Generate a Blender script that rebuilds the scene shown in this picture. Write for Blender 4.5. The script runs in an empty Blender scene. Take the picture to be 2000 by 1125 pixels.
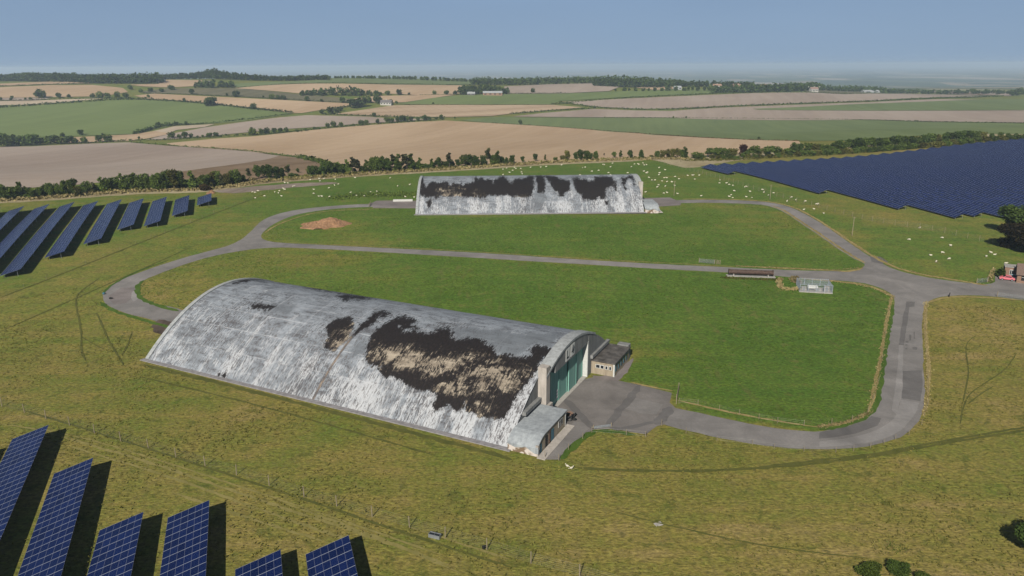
import bpy, bmesh, math, random
import numpy as np
from mathutils import Vector, Matrix
from mathutils.geometry import delaunay_2d_cdt
random.seed(7)
RNG = np.random.default_rng(7)
scene = bpy.context.scene
COL = scene.collection
R = math.radians

# ------------------------------------------------------------------ camera survey constants
F, HOR, ROLL, H = 1425.0, 128.0, R(-0.3), 63.0          # focal length and horizon as read off the 2000 px wide photograph, eye height in metres
PITCH = math.atan((562.5 - HOR) / F)
CP, SP, CR, SR = math.cos(PITCH), math.sin(PITCH), math.cos(ROLL), math.sin(ROLL)

# ------------------------------------------------------------------ terrain
PR = [(-1e4, 0), (150, 0), (225, 3.2), (290, 6.3), (350, 8), (412, 8.2), (500, 4.5), (600, -3), (720, -11), (820, -14), (1e5, -14.01)]
PX = np.array([p[0] for p in PR], float); PZ = np.array([p[1] for p in PR], float)
_h = np.diff(PX); _d = np.diff(PZ) / _h; PM = np.zeros(len(PX))
for _i in range(1, len(PX) - 1):
    if _d[_i - 1] * _d[_i] > 0:
        _w1 = 2 * _h[_i] + _h[_i - 1]; _w2 = _h[_i] + 2 * _h[_i - 1]
        PM[_i] = (_w1 + _w2) / (_w1 / _d[_i - 1] + _w2 / _d[_i])
def ss(a, b, t):
    t = np.clip((t - a) / (b - a), 0, 1); return t * t * (3 - 2 * t)
def gz(x, y):
    x = np.asarray(x, float); y = np.asarray(y, float)
    rim = 412 + np.where(x < 0, np.maximum(.22 * x, -70), np.minimum(.35 * x, 260))
    yy = np.where(y < 150, y, 150 + (y - 150) * 262 / (rim - 150))
    k = np.clip(np.searchsorted(PX, yy) - 1, 0, len(PX) - 2); h = PX[k + 1] - PX[k]; s = (yy - PX[k]) / h
    z = (1 + 2 * s) * (1 - s) ** 2 * PZ[k] + s * (1 - s) ** 2 * h * PM[k] + s * s * (3 - 2 * s) * PZ[k + 1] + s * s * (s - 1) * h * PM[k + 1]
    amp = 41 + 10 * (1 - ss(-350, 60, x)) - 29 * ss(150, 1000, x)
    z = z + amp * ss(800, 1560, y) - (amp - 14 + 60) * ss(1750, 4300, y) - ss(4300, 40000, y) * 15
    z = z + 5.5 * ss(185, 330, x) * ss(250, 380, y) * (1 - ss(560, 760, y))
    kk = ss(480, 900, y)
    return z + kk * (2.5 * np.sin(x / 310. + .8) * np.sin(y / 270.) + 1.5 * np.sin(x / 163. + y / 320.))
def g1(x, y):
    return float(gz(x, y))
_gx = np.arange(-700, 901, 10.); _gy = np.arange(30, 2600, 6.)
_GT = gz(_gx[None, :], _gy[:, None])
def gfast(x, y):                                       # quick look-up of the terrain for tracing sight lines
    if -700 <= x < 890 and 30 <= y < 2590:
        a = (x + 700) / 10.; b = (y - 30) / 6.; i = int(a); j = int(b); a -= i; b -= j
        return (_GT[j, i] * (1 - a) + _GT[j, i + 1] * a) * (1 - b) + (_GT[j + 1, i] * (1 - a) + _GT[j + 1, i + 1] * a) * b
    return float(gz(x, y))
def ray(px, py):
    u = (px - 1000) / F; v = -(py - 562.5) / F
    a = u * CR - v * SR; b = u * SR + v * CR
    return (a, CP + b * SP, -SP + b * CP)
def U(px, py, lift=0.0):
    """ground point (x, y, z) seen at a spot of the photograph; lift: height above the ground"""
    dx, dy, dz = ray(px, py)
    t = max(30.0, (40 - H) / dz if dz < 0 else 30.0); pt = 30.0
    t = 30.0
    while t < 40000:
        if H + dz * t < gfast(dx * t, dy * t) + lift: break
        pt = t; t *= 1.02
    a, b = pt, t
    for _ in range(22):
        m = (a + b) / 2
        if H + dz * m < gfast(dx * m, dy * m) + lift: b = m
        else: a = m
    x, y = dx * b, dy * b
    return Vector((x, y, g1(x, y)))
def pr_np(X):
    y = X[:, 1]; z = X[:, 2] - H
    zc = y * CP - z * SP; yc = y * SP + z * CP
    a = X[:, 0] / zc; b = yc / zc
    return np.stack([1000 + F * (a * CR + b * SR), 562.5 - F * (-a * SR + b * CR)], 1)
def m_per_px(p):                                        # metres that one photograph pixel spans at a place
    return (p[1] * CP - (p[2] - H) * SP) / F

# ------------------------------------------------------------------ small helpers
def tag(o, label=None, cat=None, group=None, kind=None):
    if label: o['label'] = label
    if cat: o['category'] = cat
    if group: o['group'] = group
    if kind: o['kind'] = kind
    return o
def link(name, me, mat=None, parent=None, loc=None):
    o = bpy.data.objects.new(name, me); COL.objects.link(o)
    if mat is not None and me is not None and not me.materials:
        for m in (mat if isinstance(mat, (list, tuple)) else [mat]): me.materials.append(m)
    if parent is not None: o.parent = parent
    if loc is not None: o.location = loc
    return o
def empty(name, loc, rz=0.0):
    o = bpy.data.objects.new(name, None); COL.objects.link(o); o.location = loc; o.rotation_euler = (0, 0, rz); o.empty_display_size = .5
    return o
def mesh_np(name, V, Fq, smooth=False):
    me = bpy.data.meshes.new(name); V = np.asarray(V, np.float32); Fq = np.asarray(Fq, np.int32)
    n, k = Fq.shape
    me.vertices.add(len(V)); me.vertices.foreach_set('co', V.ravel())
    me.loops.add(n * k); me.loops.foreach_set('vertex_index', Fq.ravel())
    me.polygons.add(n); me.polygons.foreach_set('loop_start', np.arange(0, n * k, k, dtype=np.int32))
    me.polygons.foreach_set('use_smooth', np.full(n, bool(smooth)))
    me.update(calc_edges=True); me.validate()
    return me
def fattr(me, name, arr):
    a = me.attributes.new(name, 'FLOAT', 'POINT'); a.data.foreach_set('value', np.asarray(arr, np.float32).ravel())
class MB:
    """collects simple shapes into one mesh"""
    def __init__(s): s.bm = bmesh.new()
    def box(s, c, size, rz=0.0, rot=None, bevel=0):
        m = Matrix.Translation(c) @ (rot if rot is not None else Matrix.Rotation(rz, 4, 'Z')) @ Matrix.Diagonal((*size, 1))
        r = bmesh.ops.create_cube(s.bm, size=1, matrix=m)
        if bevel:
            es = list({e for v in r['verts'] for e in v.link_edges})
            bmesh.ops.bevel(s.bm, geom=es, offset=bevel, segments=2, affect='EDGES')
        return s
    def bar(s, a, b, r, n=6, r2=None):
        a = Vector(a); b = Vector(b); d = b - a
        q = d.to_track_quat('Z', 'Y').to_matrix().to_4x4()
        bmesh.ops.create_cone(s.bm, cap_ends=True, segments=n, radius1=r, radius2=r if r2 is None else r2, depth=d.length, matrix=Matrix.Translation((a + b) / 2) @ q)
        return s
    def ball(s, c, size, sub=2, rot=None):
        m = Matrix.Translation(c) @ (rot or Matrix.Identity(4)) @ Matrix.Diagonal((*size, 1))
        bmesh.ops.create_icosphere(s.bm, subdivisions=sub, radius=1, matrix=m); return s
    def poly(s, pts):
        s.bm.faces.new([s.bm.verts.new(p) for p in pts]); return s
    def prism(s, pts, d):
        """extrude the polygon pts by the vector d"""
        d = Vector(d); a = [s.bm.verts.new(p) for p in pts]; b = [s.bm.verts.new(Vector(p) + d) for p in pts]; n = len(pts)
        s.bm.faces.new(a); s.bm.faces.new(b[::-1])
        for i in range(n): s.bm.faces.new((a[i], b[i], b[(i + 1) % n], a[(i + 1) % n]))
        return s
    def build(s, name, mat=None, parent=None, smooth=False, loc=None):
        bmesh.ops.recalc_face_normals(s.bm, faces=s.bm.faces)
        me = bpy.data.meshes.new(name); s.bm.to_mesh(me); s.bm.free()
        if smooth:
            for p in me.polygons: p.use_smooth = True
        return link(name, me, mat, parent, loc)
def chaikin(pts, n=2, closed=True):
    P = [Vector(p[:2]) for p in pts]
    for _ in range(n):
        Q = []; m = len(P)
        for i in range(m if closed else m - 1):
            a, b = P[i], P[(i + 1) % m]
            Q += [a * .75 + b * .25, a * .25 + b * .75]
        if not closed: Q = [P[0]] + Q + [P[-1]]
        P = Q
    return [(p.x, p.y) for p in P]
def world_poly(px, smooth=1):
    p = chaikin(px, smooth) if smooth else px
    return [tuple(U(*q)[:2]) for q in p]
def resample(P, cell, closed=True):
    out = []; n = len(P)
    for i in range(n if closed else n - 1):
        a = Vector(P[i]); b = Vector(P[(i + 1) % n]); k = max(1, int((b - a).length / cell + .5))
        out += [tuple(a.lerp(b, j / k)) for j in range(k)]
    if not closed: out.append(tuple(P[-1]))
    return out
def inside(P, Q):
    x, y = Q[:, 0], Q[:, 1]; r = np.zeros(len(Q), bool); n = len(P)
    for i in range(n):
        x1, y1 = P[i]; x2, y2 = P[(i + 1) % n]
        if y1 == y2: continue
        c = ((y1 > y) != (y2 > y)) & (x < (x2 - x1) * (y - y1) / (y2 - y1) + x1); r ^= c
    return r
def sdist(P, Q):
    """signed distance of the points Q to the polygon P, inside positive"""
    d = np.full(len(Q), 1e9); n = len(P); P = np.asarray(P, float)
    for i in range(n):
        a = P[i]; b = P[(i + 1) % n]; ab = b - a; L2 = max(ab @ ab, 1e-9)
        t = np.clip(((Q - a) @ ab) / L2, 0, 1); e = Q - a - t[:, None] * ab
        d = np.minimum(d, e[:, 0] ** 2 + e[:, 1] ** 2)
    d = np.sqrt(d); return np.where(inside([tuple(p) for p in P], Q), d, -d)
def drape(name, P, off, cell, mat, label=None, kind='structure', edge=0.0):
    """a sheet over the terrain bounded by the world polygon P"""
    B = resample(P, cell)
    if edge:
        B = [(x + random.uniform(-edge, edge), y + random.uniform(-edge, edge)) for x, y in B]
    Bn = np.array(B); lo = Bn.min(0); hi = Bn.max(0)
    gx = np.arange(lo[0] + cell / 2, hi[0], cell); gy = np.arange(lo[1] + cell / 2, hi[1], cell)
    G = np.stack(np.meshgrid(gx, gy), -1).reshape(-1, 2)
    if len(G): G = G[sdist(B, G) > cell * .45]
    pts = [Vector(p) for p in B] + [Vector(p) for p in G]; n = len(B)
    v, e, f, *_ = delaunay_2d_cdt(pts, [(i, (i + 1) % n) for i in range(n)], [], 1, 1e-4)
    V = np.array([(p.x, p.y, 0) for p in v]); V[:, 2] = gz(V[:, 0], V[:, 1]) + off
    f = [t if (V[t[1]][0] - V[t[0]][0]) * (V[t[2]][1] - V[t[0]][1]) - (V[t[1]][1] - V[t[0]][1]) * (V[t[2]][0] - V[t[0]][0]) > 0 else t[::-1] for t in f]
    me = mesh_np(name, V, f, True)
    return tag(link(name, me, mat), label, None, None, kind)
RIBN = [0]
def ribbon(name, P, width, off, mat, jitter=0.2, step=1.5, kind='structure', label=None):
    """a strip of ground cover along a world polyline"""
    RIBN[0] += 1; off += .0022 * (RIBN[0] % 37)
    P = resample(P, step, False); V = []; n = len(P)
    for i, p in enumerate(P):
        a = Vector(P[max(0, i - 1)]); b = Vector(P[min(n - 1, i + 1)]); d = (b - a).normalized(); nn = Vector((-d.y, d.x))
        taper = min(1, .15 + min(i, n - 1 - i) * .3)
        for s in (-1, 0, 1):
            q = Vector(p) + nn * s * width / 2 * taper * (1 + random.uniform(-jitter, jitter)); V.append((q.x, q.y, 0))
    V = np.array(V); V[:, 2] = gz(V[:, 0], V[:, 1]) + off
    f = []
    for i in range(n - 1):
        for s in (0, 1): a = i * 3 + s; f.append((a, a + 3, a + 4, a + 1))
    f = [t[::-1] for t in f]
    me = mesh_np(name, V, f, True)
    return tag(link(name, me, mat), label, None, None, kind)
def line_px(px, n=2): return [tuple(U(*q)[:2]) for q in chaikin(px, n, False)]

# ------------------------------------------------------------------ materials
class N:
    """short-hand for building node trees"""
    def __init__(s, name):
        s.m = bpy.data.materials.new(name); s.m.use_nodes = True; s.t = s.m.node_tree; s.t.nodes.clear()
        s.out = s.t.nodes.new('ShaderNodeOutputMaterial')
    def n(s, typ, **k):
        x = s.t.nodes.new('ShaderNode' + typ)
        for a, b in k.items(): setattr(x, a, b)
        return x
    def l(s, a, b): s.t.links.new(a, b)
    def val(s, x, sock):
        if isinstance(x, (int, float)): sock.default_value = x
        elif isinstance(x, tuple): sock.default_value = (*x, 1) if len(x) == 3 and sock.type == 'RGBA' else x
        else: s.l(x, sock)
    def pos(s): return s.n('NewGeometry').outputs['Position']
    def attr(s, nm): return s.n('Attribute', attribute_name=nm).outputs['Fac']
    def math(s, op, a, b=0.0, clamp=False):
        x = s.n('Math', operation=op, use_clamp=clamp); s.val(a, x.inputs[0]); s.val(b, x.inputs[1]); return x.outputs[0]
    def mapr(s, v, a, b, c=0.0, d=1.0):
        x = s.n('MapRange'); s.val(v, x.inputs[0])
        for i, q in enumerate((a, b, c, d)): x.inputs[i + 1].default_value = q
        return x.outputs[0]
    def vec(s, co, scale=(1, 1, 1), rot=(0, 0, 0)):
        x = s.n('Mapping'); s.l(co, x.inputs[0]); x.inputs['Scale'].default_value = scale; x.inputs['Rotation'].default_value = rot; return x.outputs[0]
    def noise(s, co, size=1.0, detail=3.0, rough=.55, dist=0.0, off=0.0):
        x = s.n('TexNoise'); 
        if off:
            m = s.n('Mapping'); s.l(co, m.inputs[0]); m.inputs['Location'].default_value = (off, off * 1.7, 0); co = m.outputs[0]
        s.l(co, x.inputs['Vector']); x.inputs['Scale'].default_value = 1 / size; x.inputs['Detail'].default_value = detail
        x.inputs['Roughness'].default_value = rough; x.inputs['Distortion'].default_value = dist; return x.outputs['Fac']
    def mix(s, f, a, b, mode='MIX'):
        x = s.n('Mix', data_type='RGBA', blend_type=mode); x.clamp_factor = True
        s.val(f, x.inputs[0]); s.val(a, x.inputs[6]); s.val(b, x.inputs[7]); return x.outputs[2]
    def ramp(s, f, stops):
        x = s.n('ValToRGB'); s.l(f, x.inputs[0]); e = x.color_ramp.elements
        while len(e) < len(stops): e.new(.5)
        for q, (p, c) in zip(e, stops): q.position = p; q.color = (*c, 1)
        return x.outputs[0]
    def bump(s, h, strength=.5, dist=.1):
        x = s.n('Bump'); x.inputs['Strength'].default_value = strength; x.inputs['Distance'].default_value = dist; s.l(h, x.inputs['Height']); return x.outputs[0]
    def dim(s, col, k=.6):
        return tuple(x * k for x in col[:3]) if isinstance(col, tuple) else s.mix(1.0, col, (k, k, k), 'MULTIPLY')
    def done(s, col, rough=.9, normal=None, spec=.3, metal=0.0, k=.6):
        col = s.dim(col, k)
        b = s.n('BsdfPrincipled'); s.val(col, b.inputs['Base Color']); s.val(rough, b.inputs['Roughness']); s.val(spec, b.inputs['Specular IOR Level']); s.val(metal, b.inputs['Metallic'])
        if normal is not None: s.l(normal, b.inputs['Normal'])
        s.l(b.outputs[0], s.out.inputs[0]); return s.m
def simple(name, c, rough=.85, var=.25, size=.6, spec=.3, metal=0.0, bump=0.0):
    k = N(name); p = k.n('TexCoord').outputs['Object']; f = k.noise(p, size, 5, .65)
    col = k.mix(k.mapr(f, .3, .7), tuple(x * (1 - var) for x in c), tuple(min(1, x * (1 + var)) for x in c))
    return k.done(col, rough, k.bump(f, bump, .05) if bump else None, spec, metal)

def grass_mat():
    k = N('pasture'); p = k.pos(); lush = k.attr('lush'); far = k.attr('far')
    n1 = k.noise(p, 9, 5, .62); n2 = k.noise(p, 1.3, 4, .7, 0, 13); n3 = k.noise(p, 38, 4, .55, .4, 41)
    st = k.noise(k.vec(p, (1, .25, 1), (0, 0, R(63))), 2.2, 3, .6, 0, 7)
    n4 = k.noise(k.vec(p, (.55, 1, 1)), .45, 2, .7, 0, 3)
    w = k.math('ADD', lush, k.math('MULTIPLY', k.math('SUBTRACT', n1, .5), .75))
    w = k.math('ADD', w, k.math('MULTIPLY', k.math('SUBTRACT', n2, .5), .55))
    band = k.noise(k.vec(p, (.05, 1, 1), (0, 0, R(26))), 3.6, 3, .6, .5, 19); band2 = k.noise(k.vec(p, (.12, 1, 1), (0, 0, R(-40))), 7, 3, .6, .8, 29)
    w = k.math('ADD', w, k.math('MULTIPLY', k.math('SUBTRACT', band, .5), .45)); w = k.math('ADD', w, k.math('MULTIPLY', k.math('SUBTRACT', band2, .5), .35))
    w = k.math('ADD', w, k.math('MULTIPLY', k.math('SUBTRACT', n3, .5), .75), True)
    col = k.ramp(w, [(0, (.33, .25, .095)), (.22, (.255, .215, .055)), (.45, (.182, .194, .037)), (.68, (.114, .180, .026)), (1, (.080, .154, .019))])
    n5 = k.noise(p, .8, 4, .75, .3, 61)
    dark = k.math('MULTIPLY', k.mapr(n4, .30, .66, .62, 1.24), k.mapr(n5, .34, .60, .74, 1.12))
    col = k.mix(1.0, col, dark, 'MULTIPLY')
    col = k.mix(k.mapr(st, .56, .78, 0, .5), col, (.17, .14, .055))
    col = k.mix(k.mapr(n2, .32, .44, .6, 0), col, (.05, .07, .014)); n6 = k.noise(p, 3.2, 4, .7, .5, 77); col = k.mix(k.mapr(n6, .56, .70, 0, .45), col, (.20, .165, .06)); col = k.mix(k.mapr(n6, .34, .44, .5, 0), col, (.055, .085, .014))
    # the far plain: a quilt of small fields and woods
    v = k.n('TexVoronoi'); k.l(k.vec(p, (1, .55, 1), (0, 0, .3)), v.inputs['Vector']); v.inputs['Scale'].default_value = 1 / 420.
    s = k.n('SeparateColor'); k.l(v.outputs['Color'], s.inputs[0])
    quilt = k.ramp(s.outputs[0], [(0, (.07, .10, .05)), (.3, (.10, .135, .065)), (.55, (.16, .17, .09)), (.75, (.30, .25, .17)), (1, (.38, .34, .28))])
    wood = k.noise(k.vec(p, (1, .4, 1)), 330, 4, .6, 0, 5)
    quilt = k.mix(k.mapr(wood, .5, .56), quilt, (.06, .085, .05))
    col = k.mix(far, col, quilt)
    h = k.math('ADD', k.math('MULTIPLY', n2, .6), n4)
    return k.done(col, .95, k.bump(h, .5, .35), .12)
def field_mat(name, c1, c2, ang=0.0, gap=9.0, contrast=.35, patch=60):
    k = N(name); p = k.pos(); q = k.vec(p, (1, 1, 1), (0, 0, ang))
    a = k.noise(k.vec(q, (1, .06, 1)), gap, 3, .6); b = k.noise(k.vec(q, (.6, .22, 1)), patch, 5, .6, .6, 11); c = k.noise(p, 2.5, 3, .7, 0, 5)
    f = k.math('ADD', k.math('MULTIPLY', a, contrast), k.math('MULTIPLY', b, 1 - contrast))
    sq = k.n('SeparateXYZ'); k.l(q, sq.inputs[0]); tl = k.math('PINGPONG', k.math('ADD', sq.outputs[1], k.math('MULTIPLY', b, 5.0)), 12.0)
    f = k.math('ADD', f, k.math('MULTIPLY', k.math('SUBTRACT', c, .5), .25)); f = k.math('SUBTRACT', f, k.mapr(tl, .5, 1.6, .07, 0))
    return k.done(k.mix(k.mapr(f, .37, .60), c1, c2), .95, k.bump(c, .3, .3), .1)
def asphalt_mat(name, c, warm=0.0, edge=True):
    k = N(name); p = k.pos()
    a = k.noise(p, 7, 5, .65, .5); b = k.noise(p, .5, 3, .7, 0, 9); s = k.noise(k.vec(p, (.4, 1, 1), (0, 0, .5)), 16, 4, .6, 1.2, 3)
    f = k.math('ADD', k.math('MULTIPLY', a, .6), k.math('MULTIPLY', s, .4))
    lo = tuple(x * .66 for x in c); hi = tuple(x * 1.36 for x in c)
    col = k.mix(k.mapr(f, .34, .66), lo, hi)
    col = k.mix(k.mapr(b, .35, .65, 0, .35), col, tuple(x * .7 for x in c))
    v = k.n('TexVoronoi', feature='DISTANCE_TO_EDGE'); k.l(p, v.inputs['Vector']); v.inputs['Scale'].default_value = 1 / 6.
    col = k.mix(k.mapr(k.math('ADD', v.outputs[0], k.math('MULTIPLY', b, .03)), .012, .022, .25, 0), col, tuple(x * .6 for x in c))
    return k.done(col, .9, k.bump(b, .25, .05), .25)
def leaf_mat(name, c, c2):
    k = N(name); oi = k.n('ObjectInfo').outputs['Random']; sh = k.attr('clump')
    col = k.mix(sh, tuple(x * .62 for x in c), c2); col = k.mix(k.math('MULTIPLY', oi, .4), col, c); col = k.mix(1.0, col, k.mapr(oi, 0, 1, .7, 1.4), 'MULTIPLY')
    col = k.dim(col, .62); d = k.n('BsdfDiffuse'); t = k.n('BsdfTranslucent'); k.l(col, d.inputs[0]); k.l(col, t.inputs[0])
    m = k.n('MixShader'); m.inputs[0].default_value = .28; k.l(d.outputs[0], m.inputs[1]); k.l(t.outputs[0], m.inputs[2]); k.l(m.outputs[0], k.out.inputs[0])
    return k.m
LEAF = {
    'dark': leaf_mat('dark_leaves', (.055, .09, .022), (.11, .16, .038)),
    'mid': leaf_mat('green_leaves', (.09, .135, .028), (.155, .21, .048)),
    'olive': leaf_mat('olive_leaves', (.125, .13, .032), (.20, .19, .055)),
    'pale': leaf_mat('pale_leaves', (.085, .095, .045), (.14, .14, .06)),
    'brown': leaf_mat('brown_leaves', (.11, .075, .028), (.19, .135, .05)),
    'red': leaf_mat('copper_leaves', (.045, .018, .014), (.075, .03, .02)),
    'umber': leaf_mat('dark_reddish_leaves', (.03, .024, .013), (.055, .042, .022)),
    'straw': leaf_mat('dry_stalks', (.30, .245, .11), (.42, .35, .18)),
}
M = {
    'bark': simple('bark', (.16, .13, .10), .9, .3, .3),
    'post': simple('weathered_post', (.27, .225, .155), .85, .2, .3),
    'wire': simple('galvanised_wire', (.20, .21, .19), .5, .1, 1, .5, .6),
    'galv': simple('galvanised_steel', (.42, .45, .48), .45, .15, .4, .5, .6),
    'concrete': simple('weathered_concrete', (.34, .33, .31), .9, .3, .8, .2, 0, .3),
    'pale_concrete': simple('pale_concrete', (.40, .38, .35), .9, .2, .5),
    'dark': simple('dark_gap', (.012, .013, .014), .7, .2, .4),
    'white': simple('white_paint', (.75, .76, .74), .6, .08, .3),
    'blue_paint': simple('faded_blue_paint', (.05, .16, .22), .6, .2, .4),
    'brick': simple('brown_brick', (.26, .165, .12), .9, .25, .3, .2, 0, .3),
    'tile': simple('brown_roof_tiles', (.17, .12, .10), .85, .25, .4, .2, 0, .3),
    'steel_dark': simple('rusted_steel', (.075, .045, .034), .75, .6, .5, .3, 0, .4),
    'glass': simple('dark_glass', (.02, .025, .03), .12, .1, 1, .6),
}

# ------------------------------------------------------------------ hangar and solar materials
def roof_mat():
    k = N('painted_roof_felt'); c = k.n('CombineXYZ'); k.l(k.attr('along'), c.inputs[0]); k.l(k.attr('across'), c.inputs[1]); p = c.outputs[0]
    wht = k.attr('white'); drk = k.attr('dark'); tan = k.attr('tan'); grey = k.attr('grey')
    streak = k.noise(k.vec(p, (1, .17, 1)), .42, 6, .80, .3); streak2 = k.noise(k.vec(p, (1, .06, 1)), 2.0, 4, .62, .2, 17)
    blot = k.noise(p, 4.5, 6, .68, .5, 5); fine = k.noise(k.vec(p, (1, .55, 1)), .34, 4, .78, 0, 23); panel = k.noise(k.vec(p, (.28, 1, 1)), 1.3, 5, .72, .3, 31)
    big = k.noise(p, 14, 3, .55, .3, 47)
    base = k.mix(k.mapr(k.math('ADD', k.math('MULTIPLY', blot, .5), k.math('MULTIPLY', panel, .5)), .38, .60), (.145, .158, .18), (.33, .37, .42))
    base = k.mix(k.mapr(k.math('ADD', k.math('MULTIPLY', fine, .55), k.math('MULTIPLY', panel, .55)), .44, .50, .9, 0), base, (.07, .068, .075))
    sw = k.math('ADD', k.math('MULTIPLY', streak, .48), k.math('MULTIPLY', streak2, .52))
    sw = k.math('ADD', sw, k.math('MULTIPLY', k.math('SUBTRACT', wht, .5), .34))
    sw = k.math('ADD', sw, k.math('MULTIPLY', k.math('SUBTRACT', blot, .5), .5))
    col = k.mix(k.mapr(sw, .455, .575), base, (.475, .495, .525))
    fl = k.math('ADD', k.math('MULTIPLY', streak, .6), k.math('ADD', k.math('MULTIPLY', fine, .5), k.math('MULTIPLY', k.math('SUBTRACT', big, .5), .35)))
    col = k.mix(k.mapr(fl, .455, .515, .92, 0), col, (.07, .066, .072)); smut = k.math('ADD', k.math('MULTIPLY', blot, .6), k.math('MULTIPLY', panel, .4)); col = k.mix(k.mapr(smut, .56, .66, 0, .55), col, (.13, .125, .13))
    tick = k.noise(k.vec(p, (1, .22, 1)), .30, 3, .7, .2, 91); low = k.mapr(k.attr('across'), 15, 19, 1, .25)
    col = k.mix(k.math('MULTIPLY', k.mapr(tick, .40, .455, .9, 0), low), col, (.13, .125, .13))
    # lap joints running the length of the roof
    lap = k.math('PINGPONG', k.math('ADD', k.attr('across'), k.math('MULTIPLY', blot, .15)), 2.6)
    col = k.mix(k.math('MULTIPLY', k.mapr(lap, .05, .12, .6, 0), k.mapr(panel, .4, .6)), col, (.52, .54, .57))
    rib = k.math('PINGPONG', k.attr('along'), 5.72)
    col = k.mix(k.mapr(rib, .05, .13, .35, 0), col, (.5, .52, .55))
    edge = k.math('ADD', k.math('MULTIPLY', k.math('SUBTRACT', streak, .5), 5.0), k.math('ADD', k.math('MULTIPLY', k.math('SUBTRACT', fine, .5), 2.6), k.math('MULTIPLY', k.math('SUBTRACT', panel, .5), 3.2)))
    cq = k.n('CombineXYZ'); k.l(k.math('FLOOR', k.math('MULTIPLY', k.attr('along'), 1.15)), cq.inputs[0]); k.l(k.math('FLOOR', k.math('MULTIPLY', k.math('ADD', k.attr('across'), k.math('MULTIPLY', panel, 2.0)), .55)), cq.inputs[1])
    wn = k.n('TexWhiteNoise', noise_dimensions='2D'); k.l(cq.outputs[0], wn.inputs[0])
    edge = k.math('ADD', k.math('MULTIPLY', edge, 1.5), k.math('MULTIPLY', k.math('SUBTRACT', wn.outputs[0], .5), 1.5))
    greyf = k.mapr(k.math('ADD', grey, edge), -.4, .4)
    col = k.mix(k.math('MULTIPLY', greyf, .7), col, (.13, .145, .165))
    tf = k.mapr(k.math('ADD', k.math('MULTIPLY', streak, .62), k.math('ADD', k.math('MULTIPLY', fine, .35), k.math('MULTIPLY', k.math('SUBTRACT', blot, .5), .9))), .475, .565)
    felt = k.mix(k.mapr(fine, .4, .7), (.008, .007, .0075), (.028, .021, .021))
    tanf = k.math('MULTIPLY', k.mapr(k.math('ADD', tan, k.math('MULTIPLY', edge, 1.2)), -.8, 1.4), tf)
    worn = k.mix(tanf, felt, k.mix(k.mapr(panel, .35, .65), (.17, .14, .11), (.44, .38, .30)))
    # small bare flecks near the stripped areas
    dm = k.math('ADD', k.math('ADD', drk, edge), k.math('MULTIPLY', k.math('SUBTRACT', tick, .5), 9.0))
    fleck = k.math('MULTIPLY', k.mapr(drk, -5.5, -.5), k.mapr(fl, .50, .46))
    dm = k.math('ADD', dm, k.math('MULTIPLY', fleck, 1.5))
    col = k.mix(k.mapr(dm, -.15, .15), col, worn)
    return k.done(col, .78, k.bump(k.math('ADD', fine, streak), .45, .08), .2)
def stained_concrete(name, c, c2):
    k = N(name); p = k.n('TexCoord').outputs['Object']
    a = k.noise(k.vec(p, (1, 1, .12)), .7, 4, .65); b = k.noise(p, 2.4, 5, .65, .3, 9)
    col = k.mix(k.mapr(k.math('ADD', k.math('MULTIPLY', a, .6), k.math('MULTIPLY', b, .4)), .38, .62), c, c2)
    return k.done(col, .9, k.bump(b, .2, .05), .2)
def door_mat():
    k = N('green_sheet_steel'); p = k.n('TexCoord').outputs['Object']; s = k.n('SeparateXYZ'); k.l(p, s.inputs[0])
    rib = k.math('PINGPONG', s.outputs[1], .45); a = k.noise(k.vec(p, (1, 1, .1)), .9, 4, .65)
    col = k.mix(k.mapr(a, .3, .7), (.15, .36, .305), (.25, .48, .41)); col = k.mix(k.mapr(rib, .02, .06, .5, 0), col, (.03, .09, .08))
    return k.done(col, .6, k.bump(rib, .3, .05), .3)
def solar_mat():
    k = N('solar_glass'); u = k.attr('mu'); v = k.attr('mv')
    lu = k.math('PINGPONG', u, .5); lv = k.math('PINGPONG', v, .5)
    cu = k.math('FLOOR', u); cv = k.math('FLOOR', v); c = k.n('CombineXYZ'); k.l(cu, c.inputs[0]); k.l(cv, c.inputs[1])
    w = k.n('TexWhiteNoise'); k.l(c.outputs[0], w.inputs[0]); oi = k.n('ObjectInfo').outputs['Random']
    cell = k.mix(k.math('ADD', k.math('MULTIPLY', w.outputs[0], .75), k.math('MULTIPLY', oi, .25)), (.0024, .0064, .032), (.0045, .0115, .056))
    f = k.math('MAXIMUM', k.mapr(lu, .017, .024, 1, 0), k.math('MULTIPLY', k.mapr(lv, .013, .019, 1, 0), .42))
    col = k.mix(f, cell, (.22, .24, .29)); rg = k.mapr(f, 0, 1, .26, .5)
    return k.done(col, rg, None, .06, 0, 1.0)
MAT_ROOF = roof_mat(); MAT_GABLE = stained_concrete('stained_grey_render', (.17, .175, .175), (.27, .275, .275)); MAT_DOOR = door_mat(); MAT_SOLAR = solar_mat()
MAT_BUFF = stained_concrete('buff_render', (.27, .225, .17), (.42, .36, .27)); MAT_SILVER = stained_concrete('stained_silver_sheet', (.25, .275, .30), (.40, .435, .46))
MAT_BUFFLIGHT = stained_concrete('pale_pink_render', (.40, .34, .30), (.52, .46, .42)); MAT_OLDFELT = simple('mossy_black_felt', (.10, .093, .088), .9, .7, 1.6, .2, 0, .3)

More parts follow.
